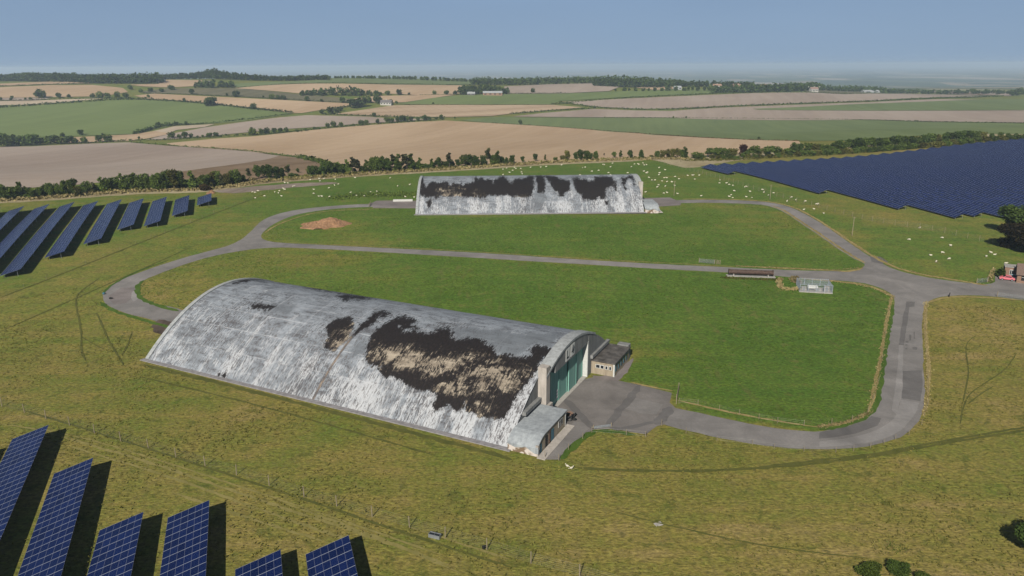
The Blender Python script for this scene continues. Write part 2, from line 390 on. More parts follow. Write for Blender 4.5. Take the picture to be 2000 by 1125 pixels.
# ------------------------------------------------------------------ hangars
L, W, HH, PW = 91.44, 50.9, 11.3, 1.98
def arch(s): return HH * (1 - abs(2 * s / W - 1) ** PW)
def zoom(x0, y0, k, pts): return [(x0 + x / k, y0 + y / k) for x, y in pts]
def hangar(name, A, ang, label, dark, tan, greys, white_fn, left_annexe=True, right_annexe=True, joint=0, dscale=3.0):
    root = tag(empty(name, A, ang), label, 'hangar', 'arched hangars')
    # --- roof shell
    nl, ns = 460, 230
    ls = np.linspace(0, L, nl)
    t = np.linspace(0, 1, ns); s_ = W * (.5 - .5 * np.cos(np.pi * (t * .94 + .03))); s_ = (s_ - s_[0]) / (s_[-1] - s_[0]) * W
    z_ = HH * (1 - np.abs(2 * s_ / W - 1) ** PW)
    V = np.zeros((nl, ns, 3)); V[..., 0] = ls[:, None]; V[..., 1] = s_[None]; V[..., 2] = z_[None] - .0
    V = V.reshape(-1, 3); i = np.arange(nl - 1)[:, None] * ns + np.arange(ns - 1)[None]; i = i.ravel()
    me = mesh_np('roof', V, np.stack([i, i + ns, i + ns + 1, i + 1], 1), True)
    ca, sa = math.cos(ang), math.sin(ang)
    X = np.stack([A[0] + V[:, 0] * ca - V[:, 1] * sa, A[1] + V[:, 0] * sa + V[:, 1] * ca, A[2] + V[:, 2]], 1); P = pr_np(X)
    near = V[:, 1] < W * .73
    def field(polys, scale):
        d = np.full(len(V), -9.0)
        for q in polys:
            q = np.array(q); m = near & (P[:, 0] > q[:, 0].min() - 12) & (P[:, 0] < q[:, 0].max() + 12) & (P[:, 1] > q[:, 1].min() - 12) & (P[:, 1] < q[:, 1].max() + 12)
            if m.any(): d[m] = np.maximum(d[m], sdist([tuple(r) for r in q], P[m]) / scale)
        return d
    dd = field(dark, dscale) + .25; far = V[:, 1] > W * .73
    dd[far] = -2.2
    fattr(me, 'dark', dd); fattr(me, 'tan', field(tan, 6.0)); fattr(me, 'grey', field(greys, 4.0))
    fattr(me, 'white', white_fn(V[:, 0], V[:, 1])); fattr(me, 'along', V[:, 0]); fattr(me, 'across', V[:, 1] * 1.06)
    link('roof', me, MAT_ROOF, root)
    if joint:
        mb = MB(); prev = None
        for q in np.linspace(.1, 13, 24):
            ring = [mb.bm.verts.new((joint + o_ + random.uniform(-.05, .05), q, arch(q) + .045)) for o_ in (-.28, .28)]
            if prev: mb.bm.faces.new((prev[0], prev[1], ring[1], ring[0]))
            prev = ring
        mb.build('roof_joint', M['joint'], root)
    # --- raised rims of the roof at both ends
    for l0, l1 in ((L - .75, L + 1.62), (-.25, .8)):
        mb = MB(); prev = None
        for q in np.linspace(12.6 if l0 > 10 else 0, W - 12.6 if l0 > 10 else W, 48):
            z = arch(q); ring = [mb.bm.verts.new((a, q, z + b)) for a, b in ((l0, .03), (l0, .26), (l1, .26), (l1, -.22))]
            if prev:
                for a in range(3): mb.bm.faces.new((prev[a], prev[a + 1], ring[a + 1], ring[a]))
            prev = ring
        mb.build('roof_rim', MAT_ROOFRIM, root)
    # --- end walls
    D0, D1, LZ = 16.9, 34.0, 7.7
    def wall(l0, thick, s0, s1, zb):
        pts = [(l0, s0, zb), (l0, s1, zb)] + [(l0, q, max(zb + .01, arch(q) - .05)) for q in np.linspace(s1, s0, 40)]
        return pts
    mb = MB(); mb.prism(wall(L + 1.5, 0, D0, D1, LZ), (-1.5, 0, 0)); mb.build('gable', MAT_GABLE, root)
    mb = MB(); mb.prism(wall(L - .1, 0, .9, D0 - .01, 0), (-.4, 0, 0)); mb.build('end_wall', MAT_GABLE, root)
    mb = MB(); mb.prism(wall(L + 1.48, 0, D1 + .5, W - 1.2, 0), (-1.9, 0, 0)); mb.build('end_wall', MAT_GABLE, root)
    mb = MB(); mb.prism(wall(.15, 0, .9, W - .9, 0), (.4, 0, 0)); mb.build('end_wall', MAT_GABLE, root)
    # --- sliding doors
    wd = (D1 - D0) / 4
    for j in range(4):
        off = (.0, .0, .32, .0)[j]
        mb = MB(); mb.box((L + .35 + off, D0 + wd * (j + .5), 3.95), (.16, wd - .06, 7.8))
        mb.box((L + .45 + off, D0 + wd * (j + .02) + .12, 3.95), (.1, .2, 7.7)); mb.box((L + .45 + off, D0 + wd * (j + .98) - .12, 3.95), (.1, .2, 7.7))
        d = mb.build('door', MAT_DOOR, root)
        if j == 0:
            for zc in (1.15, 1.8, 2.45): MB().box((L + .52, D0 + wd - 1.0, zc), (.02, .75, .42)).build('notice', M['white'], d)
    MB().box((L + .5, (D0 + D1) / 2, -.02), (1.9, D1 - D0 + 1, .24)).build('door_track', M['pale_concrete'], root)
    # --- pilasters and jamb
    MB().box((L + .72, 13.4, 4.6), (1.7, 1.75, 11.4), bevel=.04).box((L + .95, 13.4, .9), (2.2, 2.3, 3.9), bevel=.04).build('pilaster', M['pale_render'], root)
    MB().box((L + .75, D1 + .26, 3.9), (1.56, .44, 8.0)).build('door_jamb', M['white_jamb'], root)
    MB().box((L + .3, 9.2, 4.0), (.75, 7.0, .7)).build('upstand', MAT_GABLE, root)
    MB().box((L + 1.7, 41.2, 3.95), (.7, 10.8, .7)).build('upstand', MAT_GABLE, root)
    # --- number boards on the gable
    b = MB().box((L + 1.53, 22.9, 9.3), (.05, 1.9, 2.5)).build('number_board', M['white'], root)
    g = MB(); g.box((L + 1.57, 22.45, 9.3), (.02, .34, 1.75)); g.box((L + 1.572, 22.95, 8.62), (.02, .78, .36)); g.build('lettering', M['ink'], b)
    b = MB().box((L + 1.53, 25.4, 9.4), (.05, 1.9, 2.5)).build('number_board', M['white'], root)
    g = MB(); g.box((L + 1.57, 25.7, 9.4), (.02, .34, 1.8)); g.box((L + 1.572, 25.4, 9.1), (.02, 1.25, .32)); g.bar((L + 1.576, 24.95, 9.15), (L + 1.576, 25.66, 10.22), .13, 4); g.build('lettering', M['ink'], b)
    # --- base kerb along the toe of the roof
    MB().box((L / 2, -.45, .02), (L + 1.5, 1.1, .3)).box((L / 2, .1, -.6), (L, .9, 1.4)).build('base_kerb', M['kerb'], root)
    MB().box((L / 2, W + .45, -.1), (L + 1.5, 1.1, .5)).build('base_kerb', M['kerb'], root)
    # --- near annexe: lean-to with a roof that curves down at its outer end
    if left_annexe:
        l0, l1, s0, s1, ht = L + .05, L + 5.65, -.55, 12.1, 2.95
        an = MB().prism([(l1, s0 + .4, -.3), (l1, s1, -.3), (l1, s1, ht), (l1, 3.0, ht), (l1, 1.6, ht - .35), (l1, s0 + .4, 1.7)], (-.25, 0, 0)).build('annexe', MAT_BUFF, root)
        prof = [(s0, 1.55), (s0 + .5, 2.05), (s0 + 1.2, 2.5), (s0 + 2.1, 2.85), (s0 + 3.0, 3.02), (s1 + .3, 3.08)]
        mb = MB(); mb.prism([(l1 + .18, a, z) for a, z in prof] + [(l1 + .18, a, z - .16) for a, z in prof[::-1]], (-(l1 - l0 + .18), 0, 0)); mb.build('annexe_roof', MAT_SILVER, an)
        # torn roof sheet hanging over the end wall
        rag = [(l0, 1.45), (l0 + .3, .95), (l0 + .9, .75), (l0 + 1.6, .6), (l0 + 2.2, .72), (l0 + 2.9, .85), (l0 + 3.5, 1.25), (l0 + 4.0, .85), (l0 + 4.6, .5), (l0 + 5.2, .22), (l1 + .3, .3)]
        mb = MB(); mb.prism([(a, s0 - .02, min(1.5, z + .38)) for a, z in rag] + [(l1 + .35, s0 - .02, 1.56), (l0, s0 - .02, 1.56)], (0, -.05, 0)); mb.build('torn_roof_sheet', MAT_SILVER, an)
        MB().box(((l0 + l1) / 2, s0 + .28, .65), (l1 - l0 - .1, .3, 2.0)).build('annexe_end_wall', MAT_PEEL, an)
        MB().box((l1 - .1, s1 - .12, 1.4), (.3, .28, 3.3)).build('corner_post', M['white_jamb'], an)
        MB().box((l1 - .05, s0 + .45, .9), (.5, .6, 2.2)).build('corner_post', M['pale_render'], an)
        for sc, w_, h_, m_ in ((.9, .9, 1.7, 'blue_paint'), (6.1, 1.0, 2.1, 'blue_paint'), (3.4, .9, 2.1, 'dark')):
            dr = MB().box((l1 + .02, sc, h_ / 2 + .02), (.08, w_, h_)).build('annexe_door', M[m_], an)
        MB().box((l1 + .08, 4.6, 1.3), (.2, .3, 2.9)).build('drain_pipe', M['steel_dark'], an)
        wn = MB().box((l1 + .01, 9.6, 1.75), (.1, 1.9, 1.25)).build('annexe_window', M['white_jamb'], an)
        MB().box((l1 + .065, 9.15, 1.75), (.02, .7, 1.0)).box((l1 + .065, 10.05, 1.75), (.02, .7, 1.0)).build('pane', M['glass'], wn)
        MB().box((l1 + .9, 5.8, .0), (1.5, 13.4, .23)).build('annexe_step', M['pale_render'], an)
    if right_annexe:
        l0, l1, s0, s1, ht = L + 1.5, L + 6.6, 36.5, 46.6, 3.0
        an = MB().prism([(l0, s0, -.2), (l1, s0, -.2), (l1, s0, ht), (l0, s0, ht)], (0, s1 - s0, 0)).build('annexe', MAT_BUFF, root)
        MB().box(((l0 + l1) / 2 + .1, (s0 + s1) / 2, ht + .1), (l1 - l0 + .4, s1 - s0 + .6, .22)).build('annexe_roof', MAT_OLDFELT, an)
        MB().box((l1 - 1.5, s1 + .9, 1.7), (2.6, 1.6, 3.6)).build('annexe_end_wall', MAT_GABLE, an)
        MB().box((l1 - .05, s0 + .1, 1.4), (.3, .3, 3.2)).build('corner_post', M['white_jamb'], an)
        for lc, w_ in ((l0 + 1.5, .9), (l0 + 2.45, .75), (l0 + 3.4, .5), (l0 + 4.25, .5)):
            wn = MB().box((lc, s0 - .03, 1.85), (w_ + .14, .08, .85)).build('annexe_window', M['white_jamb'], an)
            MB().box((lc, s0 - .08, 1.85), (w_ - .1, .03, .65)).build('pane', M['glass'], wn)
        for j in range(5):
            wn = MB().box((l1 + .03, s0 + 1.4 + j * 1.75, 1.7), (.08, 1.0, 1.5)).build('annexe_window', M['blue_paint'], an)
            MB().box((l1 + .08, s0 + 1.4 + j * 1.75, 1.7), (.03, .75, 1.2)).build('pane', M['glass'], wn)
    return root
MAT_ROOFRIM = simple('pale_roof_rim', (.34, .36, .37), .8, .3, .8, .25)
M['pale_render'] = stained_concrete('pale_grey_render', (.36, .33, .30), (.52, .48, .44)); M['white_jamb'] = simple('flaking_white_paint', (.58, .59, .57), .7, .15, .4)
M['ink'] = simple('dark_lettering', (.05, .055, .06), .8, .1, .5); M['kerb'] = simple('lichened_kerb', (.27, .26, .27), .9, .3, .9, .2, 0, .3)
def peel_mat():
    k = N('peeling_render'); p = k.n('TexCoord').outputs['Object']; a = k.noise(p, 1.6, 5, .6, .4)
    return k.done(k.mix(k.mapr(a, .46, .53), (.20, .14, .09), (.62, .56, .52)), .9, None, .2)
MAT_PEEL = peel_mat()

def joint_mat():
    k = N('rust_stained_joint'); p = k.n('TexCoord').outputs['Object']; a = k.noise(k.vec(p, (4, .35, 1)), 1.0, 4, .65)
    return k.done(k.ramp(a, [(.3, (.07, .065, .07)), (.48, (.13, .12, .12)), (.6, (.26, .20, .15)), (.75, (.40, .41, .43))]), .85, None, .2)
M['joint'] = joint_mat()
z5 = lambda *p: zoom(250, 520, 2.857, p)
z6 = lambda *p: zoom(850, 560, 2.857, p)
dark1 = [
    z5((690, 212), (730, 210), (780, 214), (828, 226), (800, 236), (770, 243), (720, 236), (682, 230)),
    z5((590, 92), (620, 80), (660, 70), (740, 64), (800, 74), (740, 78), (680, 80), (630, 92)),
    z5((1160, 170), (1240, 158), (1330, 166), (1378, 176), (1310, 182), (1210, 187)),
    z5((980, 118), (1040, 120), (1150, 138), (1300, 156), (1420, 175), (1300, 163), (1100, 136)),
    z5((1110, 340), (1150, 308), (1180, 295), (1230, 283), (1256, 305), (1252, 345), (1240, 375), (1220, 405), (1185, 440), (1150, 478), (1090, 455), (1092, 432), (1130, 400), (1105, 362)),
    z5((1235, 398), (1270, 360), (1310, 318), (1350, 285), (1385, 260), (1425, 252), (1466, 264), (1400, 288), (1340, 335), (1300, 372), (1262, 394)),
    z5((1330, 470), (1338, 425), (1360, 385), (1392, 350), (1440, 322), (1478, 297), (1520, 281), (1570, 288), (1612, 308), (1570, 322), (1625, 350), (1560, 352), (1520, 345), (1505, 322), (1540, 368), (1600, 362), (1680, 374), (1740, 352), (1790, 346), (1815, 375), (1800, 398), (1850, 418), (1910, 402), (1960, 410), (2000, 432)) +
    z6((320, 340), (345, 378), (400, 382), (460, 397), (520, 392), (545, 375), (520, 352), (560, 325), (610, 336), (655, 352), (650, 368), (610, 392), (590, 422), (565, 470), (520, 525), (470, 585), (432, 640), (405, 690), (385, 728), (350, 738), (320, 722), (270, 728), (230, 716), (182, 692), (166, 632), (142, 692), (110, 698), (85, 660), (70, 648), (40, 672), (0, 690)) +
    z5((1715, 800), (1708, 770), (1722, 705), (1690, 690), (1620, 694), (1560, 668), (1520, 636), (1482, 618), (1430, 618), (1402, 585), (1412, 560), (1360, 545), (1325, 515)),
    z5((505, 600), (540, 600), (540, 615), (505, 614)),
]
tan1 = [z5((1320, 500), (1380, 440), (1440, 440), (1500, 450), (1560, 450), (1640, 475), (1750, 485), (1800, 505), (1900, 485), (2000, 500)) +
        z6((330, 400), (400, 430), (500, 450), (530, 480), (480, 545), (400, 570), (330, 600), (280, 600), (200, 612), (100, 590), (0, 560)) + z5((1640, 590), (1540, 575), (1420, 556)),
        z6((170, 650), (260, 650), (330, 690), (330, 722), (260, 722), (190, 690)), z5((1180, 360), (1250, 330), (1230, 400), (1150, 470), (1110, 440))]
grey1 = [z6((90, 230), (250, 235), (420, 250), (600, 270), (700, 262), (640, 330), (560, 320), (460, 385), (340, 370), (270, 310), (110, 290)), z5((800, 200), (940, 215), (900, 260), (780, 250)), z5((1300, 410), (1340, 420), (1330, 490), (1260, 500), (1240, 470))]
def white1(l, s): return np.clip(.26 - .20 * ss(8, 22, s) + .36 * ss(14, 3, s) * (.15 + .85 * ss(25, 60, l)) + .12 * ss(40, 12, l) + .5 * ss(L - 3.2, L - 1.0, l) * ss(18, 14, s), 0, 1)
A1 = U(285, 702); B1 = U(993, 876); ANG1 = math.atan2(B1.y - A1.y, B1.x - A1.x)
hangar('hangar', (A1.x, A1.y, .0), ANG1, 'large arched hangar with peeling silver roof, green sliding doors and an L4 sign', dark1, tan1, grey1, white1, joint=(U(617.5, 778) - A1).to_2d().length)
dark2 = [
    [(822, 350), (826, 347.5), (828, 358), (833, 366), (838, 361), (842, 357.5), (850, 358), (858, 360), (866, 358), (872, 358), (880, 363), (886, 361), (893, 362), (900, 361), (904, 363), (910, 359.5), (920, 359.5), (926, 356), (926, 349), (929, 347), (932, 353), (940, 350), (948, 354), (952, 352), (960, 352), (963, 359), (967, 352), (974, 350), (978, 346), (985, 348), (990, 352), (995, 358), (1000, 360), (1006, 352), (1013, 351), (1022, 352), (1028, 349), (1034, 345.5), (1041, 346), (1043, 360), (1041, 372), (1040, 384), (1036, 384), (1024, 385), (1012, 382), (1000, 384), (990, 379), (980, 382), (970, 382), (958, 380), (945, 385), (938, 386), (932, 383), (925, 385), (915, 383), (908, 384), (900, 383), (890, 381), (880, 382), (870, 384), (860, 380), (852, 388), (848, 384), (840, 383), (833, 386), (828, 382), (820, 384), (821, 365)],
    [(1046, 345), (1056, 344.5), (1062, 348), (1064, 356), (1066, 368), (1059, 378), (1052, 376), (1049, 366)],
    [(1062, 346), (1075, 345.5), (1085, 347), (1095, 352), (1104, 354), (1113, 355), (1113, 372), (1105, 375), (1100, 384), (1094, 383), (1090, 374), (1082, 375), (1078, 364), (1070, 352)],
    [(1118, 352), (1128, 349), (1135, 352), (1143, 352), (1150, 357), (1160, 356.5), (1161, 348), (1170, 347), (1195, 347), (1196, 353), (1202, 356), (1204, 368), (1203, 372), (1198, 362), (1190, 364), (1184, 366), (1181, 378), (1180, 386), (1174, 389), (1168, 383), (1162, 390), (1155, 391), (1148, 388), (1140, 390), (1136, 380), (1130, 378), (1124, 368)],
    [(1212, 349), (1222, 349), (1228, 346), (1234, 345), (1238, 352), (1241, 362), (1239, 364), (1234, 352), (1226, 351), (1222, 358), (1220, 365), (1222, 370), (1219, 368), (1216, 358)],
    [(834, 394), (840, 390), (843, 398), (838, 404)], [(1182, 393), (1187, 393), (1187, 399), (1183, 399)],
]
dark2 = [[(x, y - 2.2 if y < 363 else y) for x, y in q] for q in dark2]
tan2 = [[(860, 371), (900, 373), (900, 381), (866, 382)], [(930, 380), (925, 386), (940, 387)], [(1012, 385), (1022, 385), (1020, 391), (1014, 391)]]
grey2 = [[(1040, 375), (1066, 378), (1064, 400), (1042, 415)]]
def white2(l, s): return np.clip(.24 - .2 * ss(14, 22, s) + .26 * ss(12, 2, s) + .16 * ss(60, 90, l) + .12 * np.sin(l * .9) * np.sin(l * .37), 0, 1)
HG2 = hangar('hangar', (-38.1, 286.7, 6.35), R(1.5), 'distant arched hangar, upper roof stripped to black felt, standing beyond the grass island', dark2, tan2, grey2, white2, True, False, dscale=1.8)
for _c in HG2.children_recursive:
    if _c.name.startswith(('number_board', 'lettering', 'notice')): bpy.data.objects.remove(_c)

# ------------------------------------------------------------------ ground
def axis_coords(lo, hi, step, far_lo, far_hi, grow):
    a = list(np.arange(lo, hi + step, step)); d = step
    while a[-1] < far_hi: d *= grow; a.append(a[-1] + d)
    d = step; b = []
    x = lo
    while x > far_lo: d *= grow; x -= d; b.append(x)
    return np.array(b[::-1] + a)
GX = axis_coords(-330, 420, 2.0, -32000, 32000, 1.09)
GY = np.concatenate([np.arange(-60, 40, 4.), np.arange(40, 480, 2.), np.arange(480, 900, 5.), np.arange(900, 2600, 12.), np.geomspace(2612, 42000, 70)])
PIX_LUSH = [  # spots of the photograph and how green the grass is there
    (40, 760, .34), (150, 760, .26), (300, 760, .36), (100, 640, .34), (40, 600, .36), (200, 690, .36), (320, 440, .55), (200, 500, .42), (420, 430, .55), (300, 540, .38), (380, 480, .44),
    (120, 800, .30), (500, 830, .26), (700, 880, .26), (600, 800, .5), (800, 850, .46), (900, 960, .3), (1000, 930, .42), (700, 1000, .38), (500, 960, .3), (300, 920, .3), (200, 1000, .3), (520, 1060, .3),
    (1100, 1000, .24), (1250, 1080, .12), (1400, 1000, .26), (1500, 1100, .24), (1600, 950, .28), (1750, 1050, .26), (1900, 950, .28), (1950, 1100, .24), (1850, 700, .24), (1950, 650, .22), (1950, 800, .26), (1850, 620, .2), (1200, 960, .28), (1130, 880, .42), (1350, 880, .3),
    (560, 360, .75), (700, 370, .85), (640, 400, .66), (760, 385, .8), (500, 390, .6), (440, 380, .5), (900, 335, .75), (1100, 325, .8), (1250, 335, .72), (1300, 370, .72), (1400, 370, .72), (1500, 390, .66), (1600, 430, .68), (1700, 450, .66), (1800, 490, .66), (1900, 520, .66), (1850, 550, .6),
    (1500, 320, .45), (1600, 400, .45), (1750, 430, .45), (1450, 305, .2), (1700, 300, .2), (330, 385, .55), (100, 385, .6), (200, 470, .6), (60, 470, .6), (300, 400, .6), (60, 900, .32), (160, 1080, .3), (440, 1090, .3), (620, 1120, .34),
]
LAWN2 = [(540, 475), (515, 469), (509, 462), (515, 452), (530, 441), (575, 421), (650, 409), (735, 406), (812, 408), (812, 425), (1257, 420), (1300, 405), (1480, 399), (1530, 413), (1580, 447), (1640, 488), (1690, 515), (1685, 521), (1640, 530), (1500, 526), (1300, 516), (1000, 497), (700, 481)]
LAWN1 = [(540, 483), (470, 490), (390, 507), (310, 535), (270, 557), (267, 568), (290, 588), (358, 605), (480, 560), (800, 640), (1145, 665), (1235, 690), (1215, 745), (1312, 768), (1312, 795), (1450, 825), (1600, 843), (1682, 823), (1716, 778), (1733, 681), (1748, 593), (1735, 571), (1680, 551), (1500, 538), (1300, 526), (1000, 508), (700, 490)]
LUSH_IN = [(330, 560, .42), (420, 520, .45), (520, 505, .5), (600, 500, .55), (700, 530, .62), (560, 460, .6), (640, 430, .66), (650, 465, .62), (900, 480, .8), (1100, 440, .9), (850, 440, .9), (1300, 440, .78), (1450, 430, .6), (1500, 410, .55), (1600, 500, .75), (1400, 490, .8), (760, 440, .8), (900, 560, .82), (1100, 560, .92), (1100, 620, .92), (1300, 560, .9), (1500, 560, .92), (1650, 600, .9), (1400, 700, .86), (1600, 700, .88), (1300, 720, .72), (1290, 690, .6), (1500, 800, .82), (1650, 790, .85), (1700, 650, .84)]
def build_ground():
    Xg, Yg = np.meshgrid(GX, GY); V = np.stack([Xg, Yg, gz(Xg, Yg)], -1).reshape(-1, 3)
    # away from the airfield the ground sheet runs a little below the field sheets that lie on it
    V[:, 2] -= .35 * ss(450, 700, V[:, 1]) + .2 * ss(1000, 1600, V[:, 1])
    nx, ny = len(GX), len(GY); i = (np.arange(ny - 1)[:, None] * nx + np.arange(nx - 1)[None]).ravel()
    me = mesh_np('ground', V, np.stack([i, i + 1, i + nx + 1, i + nx], 1), True)
    Q = V[:, :2]; nr = (np.abs(Q[:, 0]) < 700) & (Q[:, 1] < 900)
    def idw(spots):
        S = np.array([tuple(U(a, b)[:2]) for a, b, _ in spots]); v = np.array([c for *_, c in spots]); num = np.zeros(nr.sum()); den = np.zeros(nr.sum()); q = Q[nr]
        for s, c in zip(S, v):
            w = 1 / (((q - s) ** 2).sum(1) + 30) ** 1.5; num += w * c; den += w
        return num / den
    lush = np.full(len(V), .5); a = idw(PIX_LUSH); b = idw(LUSH_IN); q = Q[nr]
    m = np.zeros(len(q))
    for P in (LAWN1, LAWN2):
        P = world_poly(P, 0); m = np.maximum(m, ss(-1.0, 1.2, sdist(P, q)))
    lush[nr] = a * (1 - m) + b * m
    fattr(me, 'lush', lush); fattr(me, 'far', ss(1750, 2300, V[:, 1]))
    tag(link('ground', me, grass_mat()), 'rough olive and green pasture reaching to a hazy far plain', None, None, 'structure')
build_ground()

# ------------------------------------------------------------------ roads, aprons, tracks
ROAD = asphalt_mat('old_asphalt', (.225, .212, .205)); ROAD_DARK = asphalt_mat('dark_asphalt', (.15, .142, .14)); ROAD_LIGHT = asphalt_mat('pale_asphalt', (.275, .262, .256)); APRON = asphalt_mat('apron_asphalt', (.20, .184, .176))
SLAB = asphalt_mat('concrete_slab', (.21, .185, .18)); DIRT = field_mat('bare_dirt', (.20, .16, .13), (.30, .25, .21), .2, 3, .4, 8)
roadL = [(735, 398), (700, 399), (650, 402), (600, 407), (560, 413), (530, 422), (510, 432), (495, 447), (475, 466), (450, 479), (410, 490), (360, 503), (310, 519), (260, 537), (225, 551), (207, 564), (199, 576), (203, 589), (216, 600), (240, 610), (270, 618), (300, 626), (325, 633), (350, 640),
         (385, 612), (358, 606), (345, 602), (320, 597), (290, 589), (272, 578), (267, 568), (270, 557), (285, 545), (310, 535), (350, 520), (390, 507), (430, 497), (470, 490), (500, 486), (540, 483),
         (600, 485), (700, 490), (800, 496), (900, 502), (1000, 508), (1100, 514), (1200, 520), (1300, 526), (1400, 531), (1500, 538), (1600, 546), (1680, 551), (1715, 560), (1735, 570), (1745, 578), (1748, 593),
         (1739, 639), (1733, 681), (1724, 741), (1716, 778), (1711, 799), (1700, 811), (1682, 823), (1660, 831), (1630, 838), (1600, 843.5), (1550, 841), (1500, 835), (1450, 825), (1400, 815), (1350, 803), (1310, 795), (1290, 800), (1285, 826), (1297, 829),
         (1320, 836), (1350, 843), (1400, 855), (1450, 864), (1500, 871), (1550, 876), (1600, 878), (1660, 876), (1706, 870), (1736, 862), (1766, 852), (1784, 836), (1797, 817), (1806, 784), (1807, 756), (1803, 711), (1801, 651), (1802, 611), (1809, 590), (1830, 581), (1860, 577), (1900, 576.5), (1950, 580), (2000, 584), (2090, 590),
         (2090, 552), (1990, 549), (1950, 548), (1930, 556), (1900, 554), (1850, 548), (1800, 540), (1760, 531), (1730, 519), (1700, 502), (1670, 482), (1640, 461), (1610, 440), (1580, 422), (1550, 407), (1520, 398), (1480, 393), (1430, 391), (1380, 390), (1310, 391),
         (1310, 397), (1380, 396), (1430, 397), (1480, 399), (1505, 403), (1530, 413), (1555, 430), (1580, 447), (1610, 467), (1640, 488), (1665, 504), (1683, 512), (1690, 517), (1685, 522), (1670, 527), (1640, 530), (1580, 529), (1500, 526), (1400, 521), (1300, 516.5), (1200, 511), (1100, 505), (1000, 498), (900, 492), (800, 487), (700, 482), (600, 477), (540, 474),
         (515, 469), (509, 462), (515, 452), (530, 440), (550, 430), (575, 420), (610, 413), (650, 408), (700, 405), (735, 404)]
drape('road', world_poly(roadL, 1), .03, 3.0, ROAD, 'worn grey asphalt road looping round both hangars', edge=.12)
drape('apron', world_poly([(1070, 800), (1100, 775), (1143, 741), (1160, 737), (1200, 742), (1230, 748), (1280, 760), (1313, 768), (1307, 786), (1318, 797), (1297, 829), (1283, 832), (1262, 849), (1235, 844), (1200, 838), (1160, 839), (1140, 851), (1116, 872), (1094, 898), (1055, 898), (1060, 880), (1105, 832)], 0), .045, 2.5, APRON, 'cracked asphalt apron before the green doors', edge=.1)
for q in ([(722, 398), (735, 392), (818, 392), (818, 407), (730, 407)], [(1245, 387), (1308, 386), (1328, 394), (1330, 401), (1290, 403), (1245, 406)]): drape('apron', world_poly(q, 0), .05, 4, SLAB, 'pinkish concrete apron beside the distant hangar', edge=.3)
# repaired strips of darker and paler asphalt
def patch(pts, m, off=.055, lab='patch of newer asphalt', s=0): drape('road_patch', world_poly(pts, s), off, 2.0, m, lab, edge=.1)
zr = lambda *p: zoom(1600, 560, 3.3077, p)
patch(zr((565, 96), (618, 100), (615, 128), (585, 134), (548, 380), (514, 376), (540, 200), (557, 128)), ROAD_DARK)
patch(zr((514, 378), (546, 382), (540, 540), (536, 640), (528, 722), (500, 830), (470, 800), (492, 640), (508, 500)), ROAD_LIGHT)
patch(zr((528, 730), (645, 750), (632, 800), (595, 860), (520, 935), (420, 985), (300, 1012), (150, 1030), (0, 1038), (0, 1000), (150, 985), (260, 965), (380, 925), (450, 885), (500, 830)), ROAD_LIGHT, .057)
for q in (((583, 312), (596, 312), (596, 348), (583, 346)), ((612, 292), (618, 292), (618, 338), (612, 338)), ((602, 390), (634, 392), (634, 410), (604, 406)), ((556, 352), (575, 352), (575, 362), (556, 362)), ((556, 372), (570, 372), (570, 381), (556, 381)), ((556, 398), (570, 398), (570, 406), (556, 406))): patch(zr(*q), ROAD_DARK, .062)
patch(zr((0, 945), (90, 925), (190, 900), (280, 872), (340, 838), (400, 850), (380, 900), (240, 950), (100, 975), (0, 985)), ROAD_DARK, .06)
patch(zr((540, 545), (660, 540), (672, 640), (650, 740), (535, 722)), ROAD_DARK, .052)
patch([(1700, 500), (1720, 502), (1735, 512), (1722, 516), (1702, 511)], ROAD_DARK)
def strip(px, w, m, off, lab, jit=.3, name='road_patch', n=2): return ribbon(name, line_px(px, n), w, off, m, jit, 1.2, 'structure', lab)
strip([(1104, 780), (1122, 798), (1140, 820), (1163, 839)], 1.5, ROAD_DARK, .07, 'dark strip of relaid asphalt across the apron')
strip([(1250, 752), (1228, 782), (1207, 806), (1183, 834)], 1.6, ROAD_DARK, .07, 'dark strip of relaid asphalt across the apron')
strip([(1310, 795), (1297, 813), (1281, 830)], 1.9, ROAD_DARK, .07, 'dark strip of relaid asphalt across the apron')
strip([(1190, 836), (1215, 839), (1245, 832), (1285, 823)], 1.1, ROAD_DARK, .075, 'dark strip of relaid asphalt across the apron')
patch(zoom(1070, 760, 6.616, [(1120, 110), (1330, 160), (1480, 200), (1400, 330), (1200, 320), (980, 250)]), ROAD, .06); patch(zoom(1070, 760, 6.616, [(560, 500), (380, 640), (150, 860), (20, 880), (260, 500), (330, 420), (470, 440)]), ROAD, .06)
patch([(210, 580), (235, 563), (262, 561), (266, 575), (246, 592), (222, 596)], SLAB, .05); patch([(258, 570), (268, 566), (274, 580), (262, 590), (256, 582)], ROAD_LIGHT, .056)
drape('dirt_track', world_poly([(415, 374), (437, 370), (480, 365.5), (534, 361), (588, 357), (660, 355.6), (660, 358.6), (615, 363), (570, 366), (516, 372), (462, 378), (433, 377)], 1), .03, 3, DIRT, 'bare brown earth track by the tree belt', edge=.7)
